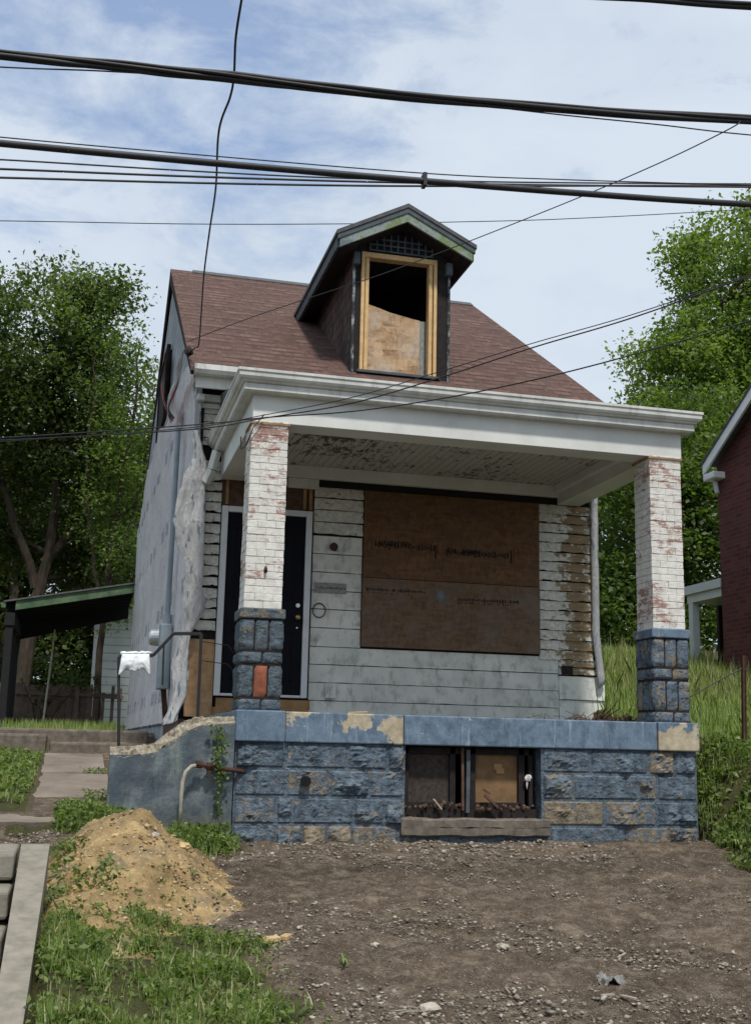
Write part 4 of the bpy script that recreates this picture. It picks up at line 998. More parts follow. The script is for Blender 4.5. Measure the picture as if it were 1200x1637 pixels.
m.build('dormer_cheek', 'cheek_shakes', D)
m = MB(); pk = (2.095, 7.255)
for xe, ze in ((1.225, 6.80), (2.965, 6.83)):
    yb = 5.25
    a = [(xe, 2.25, ze), (pk[0], 2.25, pk[1]), (pk[0], 5.95, pk[1]), (xe, yb, ze)]
    b = [(p[0], p[1], p[2]-.05) for p in a]
    m.face(a); m.face(b[::-1])
    for i in range(4): m.face([a[i], a[(i+1) % 4], b[(i+1) % 4], b[i]])
m.build('dormer_roof', 'asphalt_roof', D)
def rake(name, off_top, off_bot, y0, y1, mat, inset=0.0):
    m = MB()
    for xe, ze, s in ((1.225, 6.80, 1), (2.965, 6.83, -1)):
        x0 = xe+s*inset; z0 = ze + (pk[1]-ze)*inset/abs(pk[0]-xe)
        P = [(x0, z0-off_top), (pk[0], pk[1]-off_top), (pk[0], pk[1]-off_bot), (x0, z0-off_bot)]
        m.prism(P if s > 0 else P[::-1], 'y', y0, y1)
    return m.build(name, mat, D)
rake('dormer_rake', .051, .115, 2.262, 2.30, 'slate_paint', .015)
rake('dormer_fascia', .116, .225, 2.275, 2.31, 'dormer_fascia', .045)
m = MB()
for xe, ze, s in ((1.225, 6.80, 1), (2.965, 6.83, -1)):
    m = MB(); m.box(min(xe+s*.02, xe+s*.05), max(xe+s*.02, xe+s*.05), 2.312, 5.2, ze-.19, ze-.045); m.build('eave_board', 'slate_paint', D)
m = MB()
for xe, ze, s in ((1.225, 6.80, 1), (2.965, 6.83, -1)):
    xi = XL if s > 0 else XR
    m.prism([(xe+s*.05, ze-.18), (xi, ze-.10), (xi, ze-.12), (xe+s*.05, ze-.20)], 'y', 2.312, 5.2)
    P = [(xe+s*.05, ze-.17), (pk[0], pk[1]-.19), (pk[0], pk[1]-.22), (xe+s*.05, ze-.20)]
    m.prism(P if s > 0 else P[::-1], 'y', 2.312, DY)
m.build('dormer_soffit', 'char_wood', D)
m = MB()
for x in (XL-.02, XR-.06): B(x, x+.08, DY-.10, DY-.002, 6.50, 6.66).build('corner_bracket', 'slate_paint', D, bevel=.012)
for x in (XL-.012, XR-.02): B(x, x+.032, DY-.02, DY-.001, 5.14, 6.5).build('corner_board', 'corner_peel', D)
m = MB()
nxl = 9; 
for i in range(nxl+1): x_ = 1.70+i*.088; zt = min(6.965, 6.84+ (pk[1]-.26-6.84) * (1-abs(x_-2.11)/.60)); m.box(x_-.009, x_+.009, DY-.028, DY-.004, 6.725, max(6.80, zt))
for z_ in (6.725, 6.80, 6.875): m.box(1.70, 2.50, DY-.03, DY-.006, z_, z_+.017) if z_ < 6.85 else m.box(1.84, 2.36, DY-.03, DY-.006, z_, z_+.017)
m.build('gable_lattice', 'slate_paint', D)
m = MB()
for a, b in ((1.602, 1.643), (1.655, 1.70), (2.455, 2.50), (2.512, 2.553)): m.box(a, b, DY-.035 if a in (1.602, 2.512) else DY-.02, DY+.09, 5.197, 6.70 if a in (1.602, 2.512) else 6.635)
m.box(1.644, 2.511, DY-.03, DY+.09, 6.636, 6.70); m.box(1.644, 1.6545, DY+.02, DY+.09, 5.2, 6.636, t=.1); m.box(2.501, 2.5115, DY+.02, DY+.09, 5.2, 6.636)
m.build('window_frame', 'new_wood', D, bevel=.003)
B(1.57, 2.60, DY-.06, DY+.0, 5.165, 5.195).build('window_ledge', 'slate_paint', D)
m = MB(); m.prism([(1.695, 5.19), (2.37, 5.19), (2.38, 5.94), (2.2, 5.97), (2.0, 6.005), (1.85, 6.05), (1.695, 6.09)], 'y', DY+.10, DY+.113); m.build('loose_board', 'dormer_board', D)
B(2.38, 2.47, DY+.14, DY+.15, 5.19, 5.95).build('inner_panel', 'plaque_metal', D)
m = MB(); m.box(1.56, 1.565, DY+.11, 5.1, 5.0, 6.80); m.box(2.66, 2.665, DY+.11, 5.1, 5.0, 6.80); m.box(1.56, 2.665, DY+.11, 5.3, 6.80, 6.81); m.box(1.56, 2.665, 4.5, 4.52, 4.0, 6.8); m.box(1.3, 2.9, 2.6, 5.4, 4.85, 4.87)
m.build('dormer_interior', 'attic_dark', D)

# ------------------------------------------------------------------ things about the house
P_ = PT['pipe']; gp = thing('gas_pipe', (-.45, -.16, .2), 'pale bent pipe with rusty coupling running from the ground into the stone wall', 'pipe')
m = MB(); m.tube([(-.458, -.16, .1)] + P_, .017, 10); m.build('pipe_bend', 'stone_pale', gp, smooth=True)
m = MB(); m.tube(PT['rust'], .019, 8)
for q in (0, 1, 2): c = Vector(PT['rust'][q]); d = (Vector(PT['rust'][q+1])-c).normalized(); m.tube([c-d*.028, c+d*.028], .031, 8)
m.tube([(-.235, -.11, .61), (-.235, -.11, .54)], .018, 8)
m.build('coupling', 'rusty_iron', gp)
vent = MB(); vent.tube([(.62, -.035, .505), (.62, -.075, .50)], .045, 14); tag(vent.build('drain_hole', 'black_tar'), 'round black drain hole in the blue stone wall', 'drain')
# bag over the rail
bg_ = thing('plastic_bag', (-.9, .18, 1.5), 'white plastic bag draped over the lower end of the iron handrail', 'plastic bag')
m = MB()
def bag(s):
    def P(u, v):
        x = -1.01 + .235*u + .02*(v)*(u-.5)*2; k = .5+.5*math.cos((u-.5)*4*math.pi)
        dz = .155 + .03*math.cos(u*12.6) - (.03 if abs(u-.5) < .12 else 0)
        return (x, .18 + s*(.018 + .035*math.sin(v*2.6)*(.4+.6*abs(math.sin(u*6.28)))) + .006*fbm(u*6, v*5, s), 1.556 + .012*u - dz*v)
    return P
m.grid(bag(-1), 30, 16); m.grid(bag(1), 30, 16); m.build('bag_panel', 'white_plastic', bg_, smooth=True, solid=.002)
m = MB(); m.tube([(-1.02+i*.026, .18+.01*math.sin(i*2), 1.565+.014*i/10+.004*math.sin(i*3)) for i in range(11)], [.015+.004*math.sin(i*1.9) for i in range(11)], 8); m.build('bag_knot', 'white_plastic', bg_, smooth=True)
# iron post and wire
m = MB(); m.bar((PT['post'][0][0], .3, .4), PT['post'][1], .034, .034); m.bar((PT['post'][0][0]+.012, .285, .4), (PT['post'][1][0]+.012, .285, 1.79), .008, .03)
tag(m.build('iron_post', 'rusty_iron'), 'thin rusty iron post standing in the grass right of the porch', 'post')
m = MB(); m.tube([(4.38, .2, 1.345)] + PT['wirep'], .007, 6); tag(m.build('stay_wire', 'black_cable'), 'dark wire strung from the right pedestal to the iron post', 'wire')

# yellow soil heap
PC = (-.86, -1.62)
def pile_h(x, y):
    dx, dy = x-PC[0], y-PC[1]
    r = math.hypot(dx/(.70 if dx > 0 else .68), dy/(.95 if dy > 0 else 1.5))
    n = fbm(x*2, y*2, 5)
    rr_ = math.sqrt(r*r+.012)*(1+.16*n); h = .50*max(0, 1-rr_)**.95
    dx2, dy2 = x+.60, y+2.25; h = max(h, .17*max(0, 1-math.hypot(dx2/.5, dy2/.55)*(1+.15*n)))
    dx3, dy3 = x+1.15, y+2.9; h = max(h, .10*max(0, 1-math.hypot(dx3/.45, dy3/1.2)*(1+.3*n)))
    return h
m = MB(); xs_ = np.arange(-1.75, .35, .022); ys_ = np.arange(-4.2, -.5, .022)
Vp = np.zeros((len(xs_), len(ys_), 3))
for i, x in enumerate(xs_):
    for j, y in enumerate(ys_):
        h = pile_h(x, y); Vp[i, j] = (x, y, gz(x, y) - .03 + h + (min(1, h*12))*(.03*fbm(x*4, y*4, 7) + .022*fbm(x*13, y*13, 2) + .012*fbm(x*34, y*34, 3)))
n_, k_ = len(xs_), len(ys_); idx = np.arange(n_*k_).reshape(n_, k_)
F = np.stack([idx[:-1, :-1], idx[1:, :-1], idx[1:, 1:], idx[:-1, 1:]], -1).reshape(-1, 4)
m.arr = (Vp.reshape(-1, 3), F, np.full(len(F), .5))
tag(m.build('soil_heap', 'pile_soil', smooth=True), 'heap of yellow clay soil dumped in front of the blue side wall', 'soil heap')
def surf(x, y): return max(gz(x, y), gz(x, y) - .03 + pile_h(x, y))

# concrete stairs with sloping cheek at the lower left
S = thing('garden_steps', (-1.7, -3, -.3), 'old concrete steps with a sloping pale cheek slab at the lower left', 'steps')
m = MB(); A_ = [(-1.645, -2.18, .14), (-1.468, -2.18, .14), (-1.500, -5.4, -.62), (-1.618, -5.4, -.62)]; m.face(A_); Bt = [(p[0], p[1], p[2]-.42) for p in A_]; m.face(Bt[::-1])
for i in range(4): m.face([A_[i], Bt[i], Bt[(i+1) % 4], A_[(i+1) % 4]])
m.build('cheek_slab', 'curb_concrete', S, bevel=.012)
for i, (y0, y1, z) in enumerate(((-2.62, -1.9, .12), (-2.98, -2.4, -.06), (-3.4, -2.8, -.25), (-3.85, -3.2, -.42), (-4.3, -3.6, -.56))):
    m = MB(); m.box(-2.9, -1.665, y0, y1, z-.16, z); m.build('step', 'curb_concrete', S, bevel=.02)

# scraps on the dirt
simple('dull_scrap', (.20, .20, .19), .85, .4, 14)
m = MB()
def cru(u, v): x = -.10+.2*u; y = -.06+.13*v; return (1.56+x*.8+.3*y, -4.12+y*1.1, surf(1.56, -4.12)+.022+.03*fbm(u*3, v*3, 9)+.022*abs(fbm(u*7, v*7, 2)))
m.grid(cru, 14, 10); tag(m.build('crumpled_sheet', 'dull_scrap', solid=.003), 'crumpled dull grey scrap lying on the dirt in front of the house', 'scrap')
for a, l, an, lb in ((1.42, .16, 1.0, 'longest'), (1.46, .10, .5, 'shortest'), (1.50, .12, 1.8, 'middle')):
    m = MB(); m.bar((a, -4.36, surf(a, -4.36)+.012), (a-l*math.cos(an), -4.36-l*math.sin(an), surf(a, -4.36)+.02), .018, .008)
    tag(m.build('wood_splinter', 'stone_pale'), lb + ' of the three pale splinters beside the crumpled grey scrap', 'wood scrap', 'splinters by the scrap')
for q, (x, y, s, a, lb) in enumerate(((-.165, -3.18, .055, .3, 'small yellow broken brick piece at the foot of the soil heap'), (-.06, -3.12, .04, 1.0, 'tiny tan brick chip right of the yellow brick piece'))):
    m = MB(); z = surf(x, y); m.bar((x-s*math.cos(a), y-s*math.sin(a), z+.015), (x+s*math.cos(a), y+s*math.sin(a), z+.02), s*1.2, .03)
    tag(m.build('brick_chip', 'stone_tan', bevel=.006), lb, 'brick chip')
def rock(x, y, r, lb, mat='stone_pale', flat=.5, dz=.2):
    m = MB(); m.blob((x, y, surf(x, y)+r*dz), (r, r*.8, r*flat), 2, .3); return tag(m.build('stone', mat, smooth=False), lb, 'stone')
rock(.42, -4.5, .05, 'flat white stone nearest the bottom edge of the photo')
rock(.40, -3.45, .034, 'small pale stone on the dirt, just up and right of the single weed')
rock(-1.05, -2.0, .045, 'pale round stone high on the left flank of the soil heap', 'stone_tan', .6)
rock(-.78, -1.95, .03, 'small whitish stone near the crest of the soil heap', 'stone_pale', .6)
rock(-.56, -1.75, .06, 'large tan clod just right of the crest of the soil heap', 'stone_tan', .5)
rock(1.20, -3.4, .04, 'white stone right of the middle of the dirt', 'stone_pale', .5)
rock(-1.28, -3.55, .06, 'whitish flat stone in the weeds near the sloping slab', 'stone_pale', .45)
rock(-.45, -4.3, .055, 'grey stone in the grass at the bottom left', 'galvanised' if 0 else 'curb_concrete', .6)
rock(4.75, -1.2, .07, 'tan stone at the right edge where grass meets dirt', 'stone_tan', .5)
# gravel, far too much to count
def scatter(n, fn, rmin, rmax, name, mat, label, zf=surf, power=3, flat=.55):
    vs, fs = ICO[1]; base = np.array(vs); fb = np.array(fs)
    VV, FF, TT = [], [], []; k = 0
    while k < n:
        x, y = fn()
        if x is None: continue
        r = rmin + (rmax-rmin)*random.random()**power
        s = np.array((r*random.uniform(.7, 1.3), r*random.uniform(.6, 1.0), r*flat*random.uniform(.6, 1.2)))
        q = base*s*(1+.30*rng.standard_normal((len(base), 1))); a = random.random()*6.28
        R = np.array([[math.cos(a), -math.sin(a), 0], [math.sin(a), math.cos(a), 0], [0, 0, 1]])
        q = q@R.T + np.array((x, y, zf(x, y)+r*.15))
        VV.append(q); FF.append(fb + k*len(base)); TT.append(np.full(len(fb), random.random())); k += 1
    m = MB(); m.arr = (np.concatenate(VV), np.concatenate(FF), np.concatenate(TT))
    return tag(m.build(name, mat), label, None, None, 'stuff')
a = NT('gravel_mix', .9, .2)
c = a.ramp(a.tint, (0.0, (.10, .082, .065)), (.45, (.18, .15, .12)), (.8, (.30, .26, .21)), (1.0, (.50, .46, .39)))
MAT['gravel_mix'] = a.out(a.mix(.35, c, a.ramp(a.noise(70, 4), (.3, (.10, .08, .06)), (.7, (.36, .32, .27)))))
def f_dirt():
    while 1:
        y = -5.4*random.random()**.75; x = random.uniform(-.35 + .1*y, 5.0)
        d = fbm(x*.8, y*.8, 20)+.25*fbm(x*3, y*3, 5)
        if zone_green(x, y) < .3 and random.random() < .25+1.5*d: return x, y
scatter(15000, f_dirt, .003, .018, 'gravel', 'gravel_mix', 'loose gravel and small stones spread over the bare dirt')
def f_edge(): return random.uniform(-.25, 3.2), -.10-random.random()**1.6*.8
scatter(2200, f_edge, .006, .026, 'rubble_strip', 'gravel_mix', 'pale crushed rubble along the foot of the stone wall')
def f_pile():
    while 1:
        x = random.uniform(-1.4, .1); y = random.uniform(-3.2, -.9)
        if pile_h(x, y) > .02: return x, y
a = NT('clod_mix', .95, .1); MAT['clod_mix'] = a.out(a.ramp(a.tint, (0.0, (.13, .10, .065)), (.4, (.32, .22, .11)), (1.0, (.55, .42, .24))))
scatter(1600, f_pile, .004, .020, 'clods', 'clod_mix', 'crumbly clods of yellow clay on the soil heap')
m = MB()
for k in range(110):
    x, y = f_dirt(); l = random.uniform(.02, .09); a_ = random.random()*6.28; z = surf(x, y)
    m.bar((x, y, z+.006), (x+l*math.cos(a_), y+l*math.sin(a_), surf(x+l*math.cos(a_), y+l*math.sin(a_))+.009), random.uniform(.003, .010), .004, t=random.random())
tag(m.build('twig_litter', 'gravel_mix'), 'twigs and slivers of wood strewn over the bare dirt', kind='stuff')
def f_land(): return random.uniform(-2.4, -1.4), random.uniform(-1.0, -.6)
scatter(500, f_land, .006, .02, 'gravel_patch', 'gravel_mix', 'grey gravel below the broken landing slab')

# ------------------------------------------------------------------ foliage
def leaf_arr(P, size, tint, aspect=.6, up=.6):
    n = len(P); size = np.broadcast_to(size, (n,)) * rng.uniform(.45, 1.45, n)
    N = rng.standard_normal((n, 3)); N[:, 2] = np.abs(N[:, 2])*.7 + up; N /= np.linalg.norm(N, axis=1)[:, None]
    A = rng.standard_normal((n, 3)); A -= (A*N).sum(1)[:, None]*N; A /= np.linalg.norm(A, axis=1)[:, None]
    Bv = np.cross(N, A); L = A*size[:, None]/2; Wd = Bv*(size*aspect)[:, None]/2
    fold = N*(size*.12)[:, None]
    V = np.stack([P-L, P-L*.1+Wd+fold, P+L, P-L*.1-Wd+fold], 1).reshape(-1, 3)
    F = np.arange(n*4).reshape(n, 4)
    return V, F, tint
def crown(clumps, per, size, tone=0.0):
    PP, TT = [], []
    for (c, r, dens) in clumps:
        n = int(per*dens*r*r)
        d = rng.standard_normal((n, 3)); d /= np.linalg.norm(d, axis=1)[:, None]
        rad = rng.random(n)**.45
        p = d*rad[:, None]*np.array((r, r, r*.72)) + np.array(c)
        p += .18*r*rng.standard_normal((n, 3))
        TT.append(np.clip(.5 + tone + rng.standard_normal()*.17 + .20*rng.standard_normal(n), 0, 1)); PP.append(p)
    return leaf_arr(np.concatenate(PP), size, np.concatenate(TT))
def clump_in(ells, n, rmin, rmax, dens=(.5, 1.1), seed=1):
    r_ = random.Random(seed); out = []
    for (c, R) in ells:
        vol = R[0]*R[1]*R[2]
        for k in range(max(4, int(n*vol**.67))):
            while 1:
                v = Vector([r_.gauss(0, 1) for _ in range(3)]).normalized()*r_.random()**.38
                break
            rr = r_.uniform(rmin, rmax)
            out.append(((c[0]+v.x*R[0], c[1]+v.y*R[1], c[2]+v.z*R[2]), rr, r_.uniform(*dens)))
    return out
def tree(name, label, base, stems, ells, nclump, rr, per, size, mat, tone=0.0, seed=1, group='trees round the house', twigs=26):
    T = thing(name, base, label, 'tree', group)
    cl = clump_in(ells, nclump, rr[0], rr[1], seed=seed)
    m = MB(); m.arr = crown(cl, per, size, tone); m.build('crown', mat, T)
    m = MB(); ends = []
    for s, r0 in stems:
        pts = []; n = 14
        for i in range(n+1):
            p = catm(s, i/n); p = p + Vector((fbm(i*.4, seed), fbm(i*.4, seed+5), 0))*.12; pts.append(p)
        m.tube(pts, [r0*(1-.78*i/n)*(1.35 if i == 0 else 1) for i in range(n+1)], 9); ends += [(p, r0*(1-.78*i/n)) for i, p in enumerate(pts) if i > 5]
    r_ = random.Random(seed)
    for k in range(twigs):
        c = Vector(r_.choice(cl)[0]); p, r1 = min(ends, key=lambda e: (e[0]-c).length + max(0, e[0].z-c.z+.4)*2)
        mid = p.lerp(c, .5) + Vector((r_.uniform(-.2, .2), r_.uniform(-.2, .2), r_.uniform(0, .35)))
        m.tube([p, p.lerp(mid, .5)+Vector((0, 0, .05)), mid, c], [r1*.45, r1*.36, r1*.26, .012], 6)
    m.build('trunk', 'bark', T)
    return T
Lh = left_h
tree('shade_tree', 'big dark leafy tree rising over the green canopy at the left', (-2.9, 18.5, 1.1),
     [([(-2.75, 18.5, .9), (-2.55, 18.5, 3.6), (-2.3, 18.4, 5.2), (-2.2, 18.3, 9), (-2.6, 18, 12)], .21), ([(-2.35, 18.5, 5.0), (-1.5, 18.3, 6.2), (-.5, 18.1, 8.0)], .12), ([(-2.5, 18.5, 4.4), (-3.6, 18.4, 7.2), (-4.4, 18.3, 9.5)], .12)],
     [((-2.6, 19.6, 5.9), (2.6, .9, 1.5)), ((-1.0, 19.4, 5.2), (1.2, .8, 1.2)), ((-3.2, 18.4, 9.9), (2.7, 2.3, 2.9)), ((-1.6, 18.2, 8.3), (1.5, 1.8, 2.2)), ((-5.6, 19, 8.5), (2.4, 2.2, 3.2)), ((-1.75, 18.2, 11.4), (.9, 1.2, .9))], 20, (.40, .90), 640, .118, 'leaf_dark', .05, 3, twigs=40)
tree('sapling', 'light sparse young tree with thin upright shoots beside the gable', (-1.0, 16.5, 1.1),
     [([(-1.0, 16.5, 1), (-.9, 16.5, 4), (-.7, 16.4, 7), (-.5, 16.3, 10)], .09), ([(-.9, 16.5, 4.2), (-.3, 16.4, 6.5), (-.1, 16.3, 9)], .05), ([(-.95, 16.5, 3.5), (-1.5, 16.4, 6.5), (-1.5, 16.3, 9.6)], .05)],
     [((-.9, 16.6, 6.0), (.9, .9, 1.5)), ((-.75, 16.3, 8.6), (1.0, 1.2, 2.3)), ((-.2, 16.3, 7.5), (.6, .9, 2.3)), ((-.4, 16.4, 4.9), (.9, 1.0, 1.8))], 24, (.22, .55), 560, .092, 'leaf_mid', .06, 5, twigs=50)
tree('shade_tree', 'dim mass of a wide tree behind the wooden fence, under the green canopy', (-.5, 26, 1.5),
     [([(-.8, 26, 1.3), (-.6, 26, 4), (-.4, 26, 9)], .22), ([(-3.6, 25, 1.3), (-3.4, 25, 5), (-3.0, 25, 8)], .2)],
     [((-3.2, 26, 7.6), (3.6, 1.5, 3.0)), ((-2.2, 26, 3.4), (3.6, 1.6, 2.4)), ((-1.6, 25, 2.4), (2.4, 1.0, 1.2)), ((.2, 26.5, 8), (2.4, 2, 3.0)), ((-5, 27, 8), (2.6, 2, 4))], 17, (.6, 1.1), 230, .2, 'leaf_dark', .0, 8, twigs=20)
tree('shade_tree', 'sunlit bright green tree towering beside the brick house', (18.2, 21, 3.3),
     [([(18.2, 21, 3), (18, 21, 7), (17.8, 21, 11), (17.6, 21, 15)], .34), ([(18, 21, 7), (15.9, 21, 10), (15.2, 21, 12)], .18)],
     [((19.3, 21, 14.6), (3.3, 2.6, 4.2)), ((16.7, 20.8, 12.4), (2.2, 2.2, 3.0)), ((15.7, 20.6, 9.6), (1.6, 1.8, 1.8)), ((21.5, 21, 18), (2.5, 2.2, 2.6))], 15, (.5, 1.0), 480, .145, 'leaf_bright', .08, 11, twigs=40)
tree('shade_tree', 'shadowy tree filling the gap between the porch and its right column', (13.3, 17, 2.9),
     [([(13.3, 17, 2.7), (13.2, 17, 5), (13.4, 17, 8)], .24)],
     [((12.6, 17, 6.6), (2.4, 1.8, 2.6)), ((14.4, 17.3, 8.4), (1.7, 1.8, 2.2)), ((12.2, 17, 3.8), (2.0, 1.6, 1.2)), ((15.0, 17.5, 5.0), (1.9, 1.7, 2.6))], 16, (.5, .9), 480, .14, 'leaf_mid', -.16, 13, twigs=24)
tree('shade_tree', 'far dark tree standing behind the shadowy tree at the right', (16, 26, 4),
     [([(16, 26, 3), (16, 26, 7), (16, 26, 10)], .24)],
     [((16.2, 26, 7.5), (4.6, 1.8, 4.4)), ((12.4, 26, 5.4), (2.5, 1.8, 3))], 8, (.8, 1.3), 170, .24, 'leaf_dark', .0, 14, twigs=14)
def bush(name, label, cat, base, ells, n, rr, per, size, mat, tone=0, seed=2, group=None, stems=8):
    T = thing(name, base, label, cat, group)
    cl = clump_in(ells, n, rr[0], rr[1], seed=seed); m = MB(); m.arr = crown(cl, per, size, tone); m.build('leaves', mat, T)
    m = MB(); r_ = random.Random(seed)
    for k in range(stems):
        c = r_.choice(cl)[0]; m.tube([(base[0]+r_.uniform(-.1, .1), base[1], base[2]-.1), ((base[0]+c[0])/2+r_.uniform(-.1, .1), (base[1]+c[1])/2, (base[2]+c[2])/2), c], [.02, .014, .006], 5)
    m.build('stems', 'bark', T); return T
bush('fence_bush', 'dark creeper hanging over the left half of the wooden fence', 'bush', (-2.1, 15.8, 1.0), [((-2.1, 15.85, 2.0), (.75, .25, .55)), ((-2.3, 15.9, 1.4), (.35, .2, .4)), ((-1.3, 15.85, 2.0), (.4, .15, .22))], 40, (.12, .25), 500, .09, 'leaf_dark', .0, 4)
# climber on the blue side wall
V_ = thing('climbing_weed', (-.13, -.1, .15), 'bright green climbing weed growing up the corner of the blue side wall', 'plant')
m = MB(); m.tube([tuple(p) for p in PT['vine']], .006, 5); m.build('stem', 'leaf_weed', V_)
PP = []
for i in range(230):
    t = random.random()**.9; p = catm(PT['vine'], t); PP.append((p.x+random.gauss(0, .035), p.y+random.gauss(-.01, .018), p.z+random.gauss(0, .02)))
m = MB(); m.arr = leaf_arr(np.array(PP), .034, rng.random(len(PP)), .8, .3); m.build('leaf_cluster', 'leaf_weed', V_)

# grass and weeds
def blades(n, fn, h0, h1, w, name, mat, label, zf=surf, lean=.35):
    VV = np.zeros((n, 5, 3)); TT = np.zeros(n)
    for k in range(n):
        x, y, hs = fn(); z = zf(x, y)-.01; h = (h0+(h1-h0)*random.random()**1.5)*hs; a = random.random()*6.28; l = random.random()*lean*h
        dx, dy = math.cos(a), math.sin(a); b = a+1.57+random.uniform(-.5, .5); wx, wy = math.cos(b)*w*random.uniform(.6, 1.4), math.sin(b)*w*random.uniform(.6, 1.4)
        VV[k] = ((x-wx, y-wy, z), (x+wx, y+wy, z), (x+dx*l*.35+wx*.7, y+dy*l*.35+wy*.7, z+h*.55), (x+dx*l, y+dy*l, z+h), (x+dx*l*.35-wx*.7, y+dy*l*.35-wy*.7, z+h*.55))
        TT[k] = random.random()
    m = MB(); m.arr = (VV.reshape(-1, 3), np.arange(n*5).reshape(n, 5), TT)
    return tag(m.build(name, mat), label, None, None, 'stuff')
def weeds(n, fn, size, name, mat, label, zf=surf, hh=.05, per=7):
    PP = []; 
    for k in range(n):
        x, y, hs = fn(); z = zf(x, y)
        for q in range(per): PP.append((x+random.gauss(0, .028), y+random.gauss(0, .028), z+random.random()*hh*hs+.004))
    m = MB(); m.arr = leaf_arr(np.array(PP), size, np.clip(.5+.25*rng.standard_normal(len(PP)), 0, 1), .5, .5)
    return tag(m.build(name, mat), label, None, None, 'stuff')
def rej(x0, x1, y0, y1, test):
    def f():
        while 1:
            x, y = random.uniform(x0, x1), random.uniform(y0, y1); d = test(x, y)
            if random.random() < d: return x, y, .6+.6*d
    return f
def t_ll(x, y):
    d = zone_green(x, y)*(.05+1.5*max(0, .10+fbm(x*2.6, y*2.6, 3)+.5*fbm(x*7, y*7, 1)))
    if -1.72 < x < -1.44 or x < -1.6: return 0
    if pile_h(x, y) > .06: d = .012
    return min(1, d)
fl = rej(-1.5, .35, -5.4, -2.3, t_ll)
blades(9000, fl, .03, .12, .003, 'grass', 'grass_green', 'short grass and weeds at the lower left')
weeds(1700, fl, .030, 'weeds', 'leaf_weed', 'leafy ground weeds at the lower left', hh=.06)
def t_ft(x, y): return min(1, zone_green(x, y)*(.2+1.3*max(0, .45+fbm(x*3, y*3, 1)))) * (1 if pile_h(x, y) < .05 else .0)
ff = rej(-1.45, .2, -1.1, -.04, t_ft)
blades(3200, ff, .05, .17, .003, 'grass', 'grass_green', 'grass tufts along the foot of the blue side wall')
weeds(550, ff, .045, 'weeds', 'leaf_weed', 'leafy weeds along the foot of the blue side wall', hh=.12)
fpl = rej(-1.5, -.1, -3.3, -.8, lambda x, y: .9 if (.02 < pile_h(x, y) < .2 and x < -.9 and fbm(x*4, y*4, 6) > .12) else 0)
weeds(90, fpl, .04, 'weeds', 'leaf_weed', 'small weeds sprouting on the left flank of the soil heap', hh=.07)
# turf left of the path
weeds(450, fl, .042, 'weeds', 'leaf_weed', 'broader leaved weeds among the small ones at the lower left', hh=.09, per=4)
blades(900, fl, .05, .16, .004, 'dry_stems', 'grass_dry', 'dry stems among the weeds at the lower left', lean=.9)
def t_pl(x, y): return .35+.65*max(0, .5+fbm(x*2, y*2, 9))
blades(3500, rej(-3.3, -1.72, .45, 4.9, t_pl), .03, .09, .004, 'grass', 'grass_green', 'patchy grass left of the concrete path', zf=lambda x, y: gh(x, y)+.02)
weeds(420, rej(-3.3, -1.74, .45, 4.9, t_pl), .06, 'weeds', 'leaf_weed', 'leafy weeds left of the concrete path', zf=lambda x, y: gh(x, y)+.02, hh=.06)
weeds(60, rej(-1.72, -1.0, -.45, 2.9, lambda x, y: 1 if (abs(y-.47) < .03 or abs(y-.83) < .03 or abs(y-2.6) < .03) and x > -1.25 else 0), .03, 'weeds', 'leaf_weed', 'weeds growing out of the cracks of the path', zf=lambda x, y: left_h(y)+.02)
blades(5200, rej(-6, -.5, 11.9, 16.2, lambda x, y: 1), .06, .2, .008, 'grass', 'grass_green', 'strip of lawn in front of the wooden fence', zf=lambda x, y: gh(x, y))
blades(9000, rej(-7.5, -3.0, -8.0, 5.0, lambda x, y: .3+.7*max(0, .5+fbm(x*1.5, y*1.5, 2))), .04, .13, .006, 'grass', 'grass_green', 'rough grass at the far left of the plot', zf=lambda x, y: gh(x, y))
# hill at the right
def t_hill(x, y): return .5+.5*max(0, .6+fbm(x*1.1, y*1.1, 4))
zr_ = lambda x, y: gh(x, y)+.0
blades(30000, rej(4.62, 9.4, .2, 9.5, t_hill), .07, .24, .007, 'grass', 'grass_green', 'tall grass covering the slope right of the house', zf=zr_, lean=.5)
blades(2200, rej(4.7, 10.5, 3.0, 9.5, t_hill), .18, .42, .0045, 'grass', 'grass_dry', 'dry seed heads standing in the tall grass', zf=zr_, lean=.5)
def t_bank(x, y): return min(1, zone_green(x, y)*(.25+1.2*max(0, .5+fbm(x*2.5, y*2.5, 12))))
fb_ = rej(4.2, 6.8, -1.9, .6, t_bank)
weeds(2300, fb_, .055, 'weeds', 'leaf_weed', 'leafy weeds on the bank right of the stone wall', hh=.11)
blades(5500, fb_, .04, .18, .004, 'grass', 'grass_green', 'short grass on the bank right of the stone wall')
scatter(500, lambda: fb_()[:2], .012, .05, 'dead_leaves', 'clod_mix', 'dead leaves and clods among the weeds on the right bank', flat=.25)
